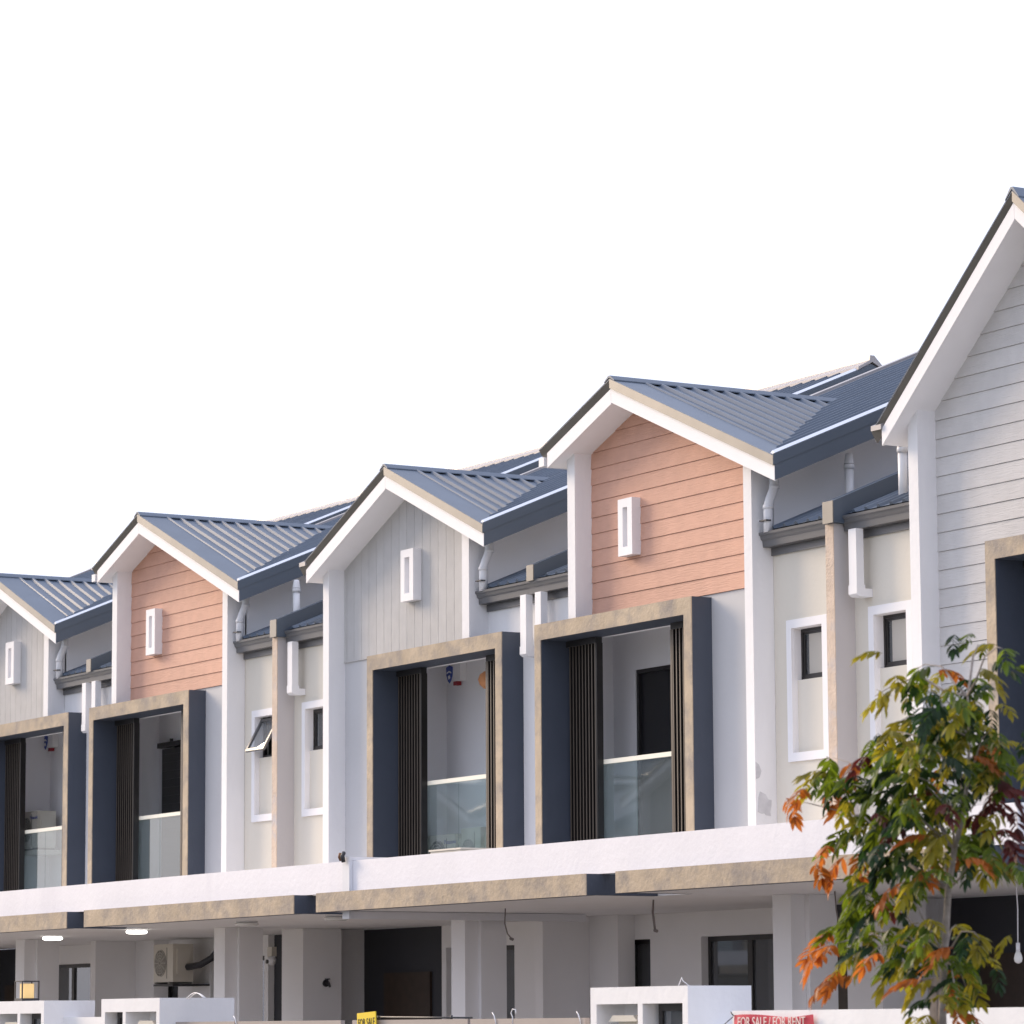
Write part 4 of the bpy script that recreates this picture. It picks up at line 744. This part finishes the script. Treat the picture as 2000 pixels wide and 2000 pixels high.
# signs
Ys = empty('sale_card', (-33.0, 17.95, -.05)); tag(Ys, 'yellow card with handwritten FOR SALE hung on the gate', 'sign')
MB().prism([(-33.21, .165), (-32.82, .183), (-32.80, -.09), (-33.19, -.11)], 'Y', 17.93, 17.94).build('card', 'yellow', Ys)
text('lettering', 'FOR SALE', 'ink', Ys, .115, front_text_matrix(-33.005, 17.927, .07, .72, math.radians(-3)), .0008)
Bn = empty('sale_banner', (-25.5, 17.7, 0)); tag(Bn, 'red banner with pale FOR SALE / FOR RENT lettering tied to the low wall', 'banner')
b = MB(); n = 24; vs = []; bx0, bx1 = -26.08, -24.92
for j in range(5):
    for i in range(n+1):
        u = i/n; X = bx0+(bx1-bx0)*u; sag = .012*math.sin(math.pi*2*u)+(-.012)*math.sin(math.pi*u)
        vs.append((X, 17.715-.02*math.sin(u*9+j*.8)*.6, .106+sag*(1-j/4)-j*.14))
b.add(vs, [(j*(n+1)+i, (j+1)*(n+1)+i, (j+1)*(n+1)+i+1, j*(n+1)+i+1) for j in range(4) for i in range(n)]); b.build('cloth', 'red', Bn, smooth=True)
text('lettering', 'FOR SALE / FOR RENT', 'cloudy', Bn, .118, front_text_matrix(-25.51, 17.695, .042, .86), .002)
b = MB(); b.tube([(-26.07, 17.7, .10), (-26.14, 17.72, .13)], .006, 6); b.tube([(-26.08, 17.7, .09), (-26.45, 17.75, -.05)], .004, 6); b.build('tie_string', 'gatedark', Bn)

# ---------------------------------------------------------------- young tree on the verge
T = empty('young_tree', (-17.75, 13.5, GZ)); tag(T, 'young street tree with drooping green, orange and dark red leaves at the right', 'tree')
trunk = [(-17.80, 13.5, GZ-.02), (-17.74, 13.5, -.8), (-17.68, 13.5, .02), (-17.64, 13.5, .43), (-17.59, 13.5, .81), (-17.52, 13.5, 1.05), (-17.43, 13.5, 1.24), (-17.38, 13.5, 1.45), (-17.35, 13.5, 1.70), (-17.36, 13.5, 1.95), (-17.30, 13.5, 2.2)]
MB().tube(trunk, [.034, .029, .024, .022, .020, .018, .014, .011, .008, .006, .003], 12).build('trunk', 'bark', T)
LV = [l.split() for l in LEAFDATA.split(';')]
LV = [(Vector((float(a), float(b_), float(c))), k) for a, b_, c, k in LV]
rng = random.Random(3)
# limbs: each branch runs from the trunk to one leaf cluster
tv = [Vector(p) for p in trunk[3:]]
done = []
for i, (p, k) in enumerate(LV):
    if any((p-q).length < .42 for q in done): continue
    done.append(p)
    base = min(tv, key=lambda t: (t-p).length+max(0, (t.z+.12-p.z))*2.2)
    d = p-base; midp = base+d*.5+Vector((0, 0, .06+.05*d.length)); q = base+d*.85+Vector((0, 0, .05))
    r0 = .005+.005*min(1, d.length)
    MB().tube([base, base+d*.22+Vector((0, 0, .02)), midp, q, p], [r0, r0*.85, r0*.6, .0035, .002], 6).build('branch', 'bark', T)
def leafmesh(v):
    r = random.Random(v); b = MB(); pairs = 5+v % 2
    # rachis arching outward and down, leaflets in pairs hanging from it plus a terminal one
    rach = []; p = Vector((0, 0, 0)); n = 6; ang = .35
    for i in range(n+1):
        rach.append(p.copy()); ang -= .22+.05*(v % 3); p = p+Vector((math.cos(ang), 0, math.sin(ang)))*.034
    b.tube(rach, .0022, 4, cap=False)
    items = []
    for i in range(pairs):
        q = rach[1+int(i*(n-1)/pairs)]
        for sgn in (-1, 1): items.append((q, Vector((.45+.2*i/pairs, sgn*(.95-.2*i/pairs), -.35-.35*r.random())), r.uniform(.085, .13)))
    items.append((rach[-1], Vector((.7, r.uniform(-.2, .2), -.7)), .14)); items.append((rach[-1], Vector((.8, .5, -.5)), .12)); items.append((rach[-1], Vector((.8, -.5, -.5)), .12))
    for q, d, ln in items:
        d = d.normalized(); d = (d+Vector((r.uniform(-.15, .15), r.uniform(-.15, .15), r.uniform(-.15, .15)))).normalized()
        wd = ln*r.uniform(.135, .172); segs = 5; pts = []; p = q.copy()
        for s_ in range(segs+1):
            pts.append(p.copy()); d = (d+Vector((0, 0, -.13))).normalized(); p = p+d*ln/segs
        ax = (pts[-1]-pts[0]).normalized(); side = ax.cross(Vector((0, 0, 1))+Vector((r.uniform(-.5, .5), r.uniform(-.5, .5), 0))).normalized(); nrm = side.cross(ax)
        ws = [.10, .70, 1, .98, .66, .04]; vs = []
        for s_ in range(segs+1):
            w = wd*ws[s_]; vs += [pts[s_]-side*w+nrm*w*.22, pts[s_], pts[s_]+side*w+nrm*w*.22]
        b.add(vs, [(3*k_+c, 3*k_+c+1, 3*k_+c+4, 3*k_+c+3) for k_ in range(segs) for c in (0, 1)])
    me = bpy.data.meshes.new('leaf'); me.from_pydata([tuple(p) for p in b.v], [], b.f); me.polygons.foreach_set('use_smooth', [True]*len(b.f)); return me
base_me = [leafmesh(v) for v in range(7)]
var = {}
for k in LEAF:
    for i, me in enumerate(base_me):
        c = me.copy(); c.name = 'leaf'; c.materials.append(LEAF[k]); var[k, i] = c
for p, k in LV:
    o = bpy.data.objects.new('leaf', var[k, rng.randrange(7)]); S.collection.objects.link(o); o.parent = T
    out = Vector((p.x+17.5, p.y-13.5, 0)); a0 = math.atan2(out.y, out.x) if out.length > .25 else rng.uniform(-3.1, 3.1)
    s = rng.uniform(.80, 1.0); o.scale = (s, s, s); rz = a0+rng.uniform(-.9, .9)
    o.location = p-WL[T.name]-Vector((math.cos(rz), math.sin(rz), 0))*.11
    o.rotation_euler = (rng.uniform(-.35, .35), rng.uniform(-.45, .3), rz)
# the many further leaves of the inner crown, past what can be told apart
fb = MB(); keys = list(LEAF); core = [(p, k) for p, k in LV if k in 'gdyr' and -18.35 < p.x < -16.9 and p.z > .25]
for i in range(150):
    p, k = rng.choice(core); p = p+Vector((rng.uniform(-.13, .13), rng.uniform(-.2, .3), rng.uniform(-.12, .10)))
    k = rng.choice('ggyddgyd'+k); me = base_me[rng.randrange(7)]
    mt = Matrix.Translation(p) @ Matrix.Rotation(rng.uniform(-3.14, 3.14), 4, 'Z') @ Matrix.Rotation(rng.uniform(-.5, .4), 4, 'Y') @ Matrix.Scale(rng.uniform(.5, .8), 4)
    fb.add([tuple(mt @ v.co) for v in me.vertices], [tuple(f.vertices) for f in me.polygons], keys.index(k))
fo = fb.build('inner_foliage', [LEAF[k] for k in keys], T, smooth=True); fo['kind'] = 'stuff'
St = empty('tree_stake', (-17.95, 13.6, GZ)); tag(St, 'weathered timber stake with a cross piece supporting the young tree', 'stake')
box('post', 'post', St, -17.80, -17.725, 13.5, 13.57, GZ-.1, .24); box('cross_piece', 'post', St, -17.86, -17.60, 13.44, 13.475, .24, .29)
for pts in ([(23.584, 2.972), (23.628, 2.941), (23.662, 2.868), (23.64, 2.80), (23.621, 2.785), (23.585, 2.775)], [(23.638, 2.637), (23.717, 2.606), (23.75, 2.55), (23.796, 2.543), (23.79, 2.47), (23.774, 2.411), (23.783, 2.365), (23.72, 2.37), (23.694, 2.392), (23.66, 2.385), (23.604, 2.407), (23.617, 2.571)]):
    MB().prism([(y_+.002, z_) for y_, z_ in pts], 'X', -34.2288, -34.2255).build('plaster_patch', 'patch', HO)
b = MB(); b.tube([(-31.1, 22.4, 1.39), (-31.08, 22.4, 1.2), (-31.05, 22.4, 1.08)], .008, 6); tag(b.build('hanging_wire', 'post'), 'loose wire hanging by the dark doorway just left of the tree', 'wire', 'wires hanging under the canopy')
# row of houses across the street (seen mirrored in the balcony glass)
def dup_tree(o, parent):
    c = o.copy(); S.collection.objects.link(c); c.parent = parent
    for ch in KIDS.get(o.name, []): dup_tree(ch, c)
    return c
KIDS = {}
for o in list(bpy.data.objects):
    if o.parent: KIDS.setdefault(o.parent.name, []).append(o)
for i in range(6):
    src = HO if i % 2 == 0 else HG
    r = dup_tree(src, None); r.rotation_euler = (0, 0, math.pi)
    X0 = -64-13.4*(i//2)+(0 if i % 2 == 0 else -6.7); r.location = (X0, -8.6, FLOOR)
    r['label'] = 'terrace house across the street, seen only mirrored in the balcony glass'; r['group'] = 'houses across the street'
print('objects', len(bpy.data.objects))
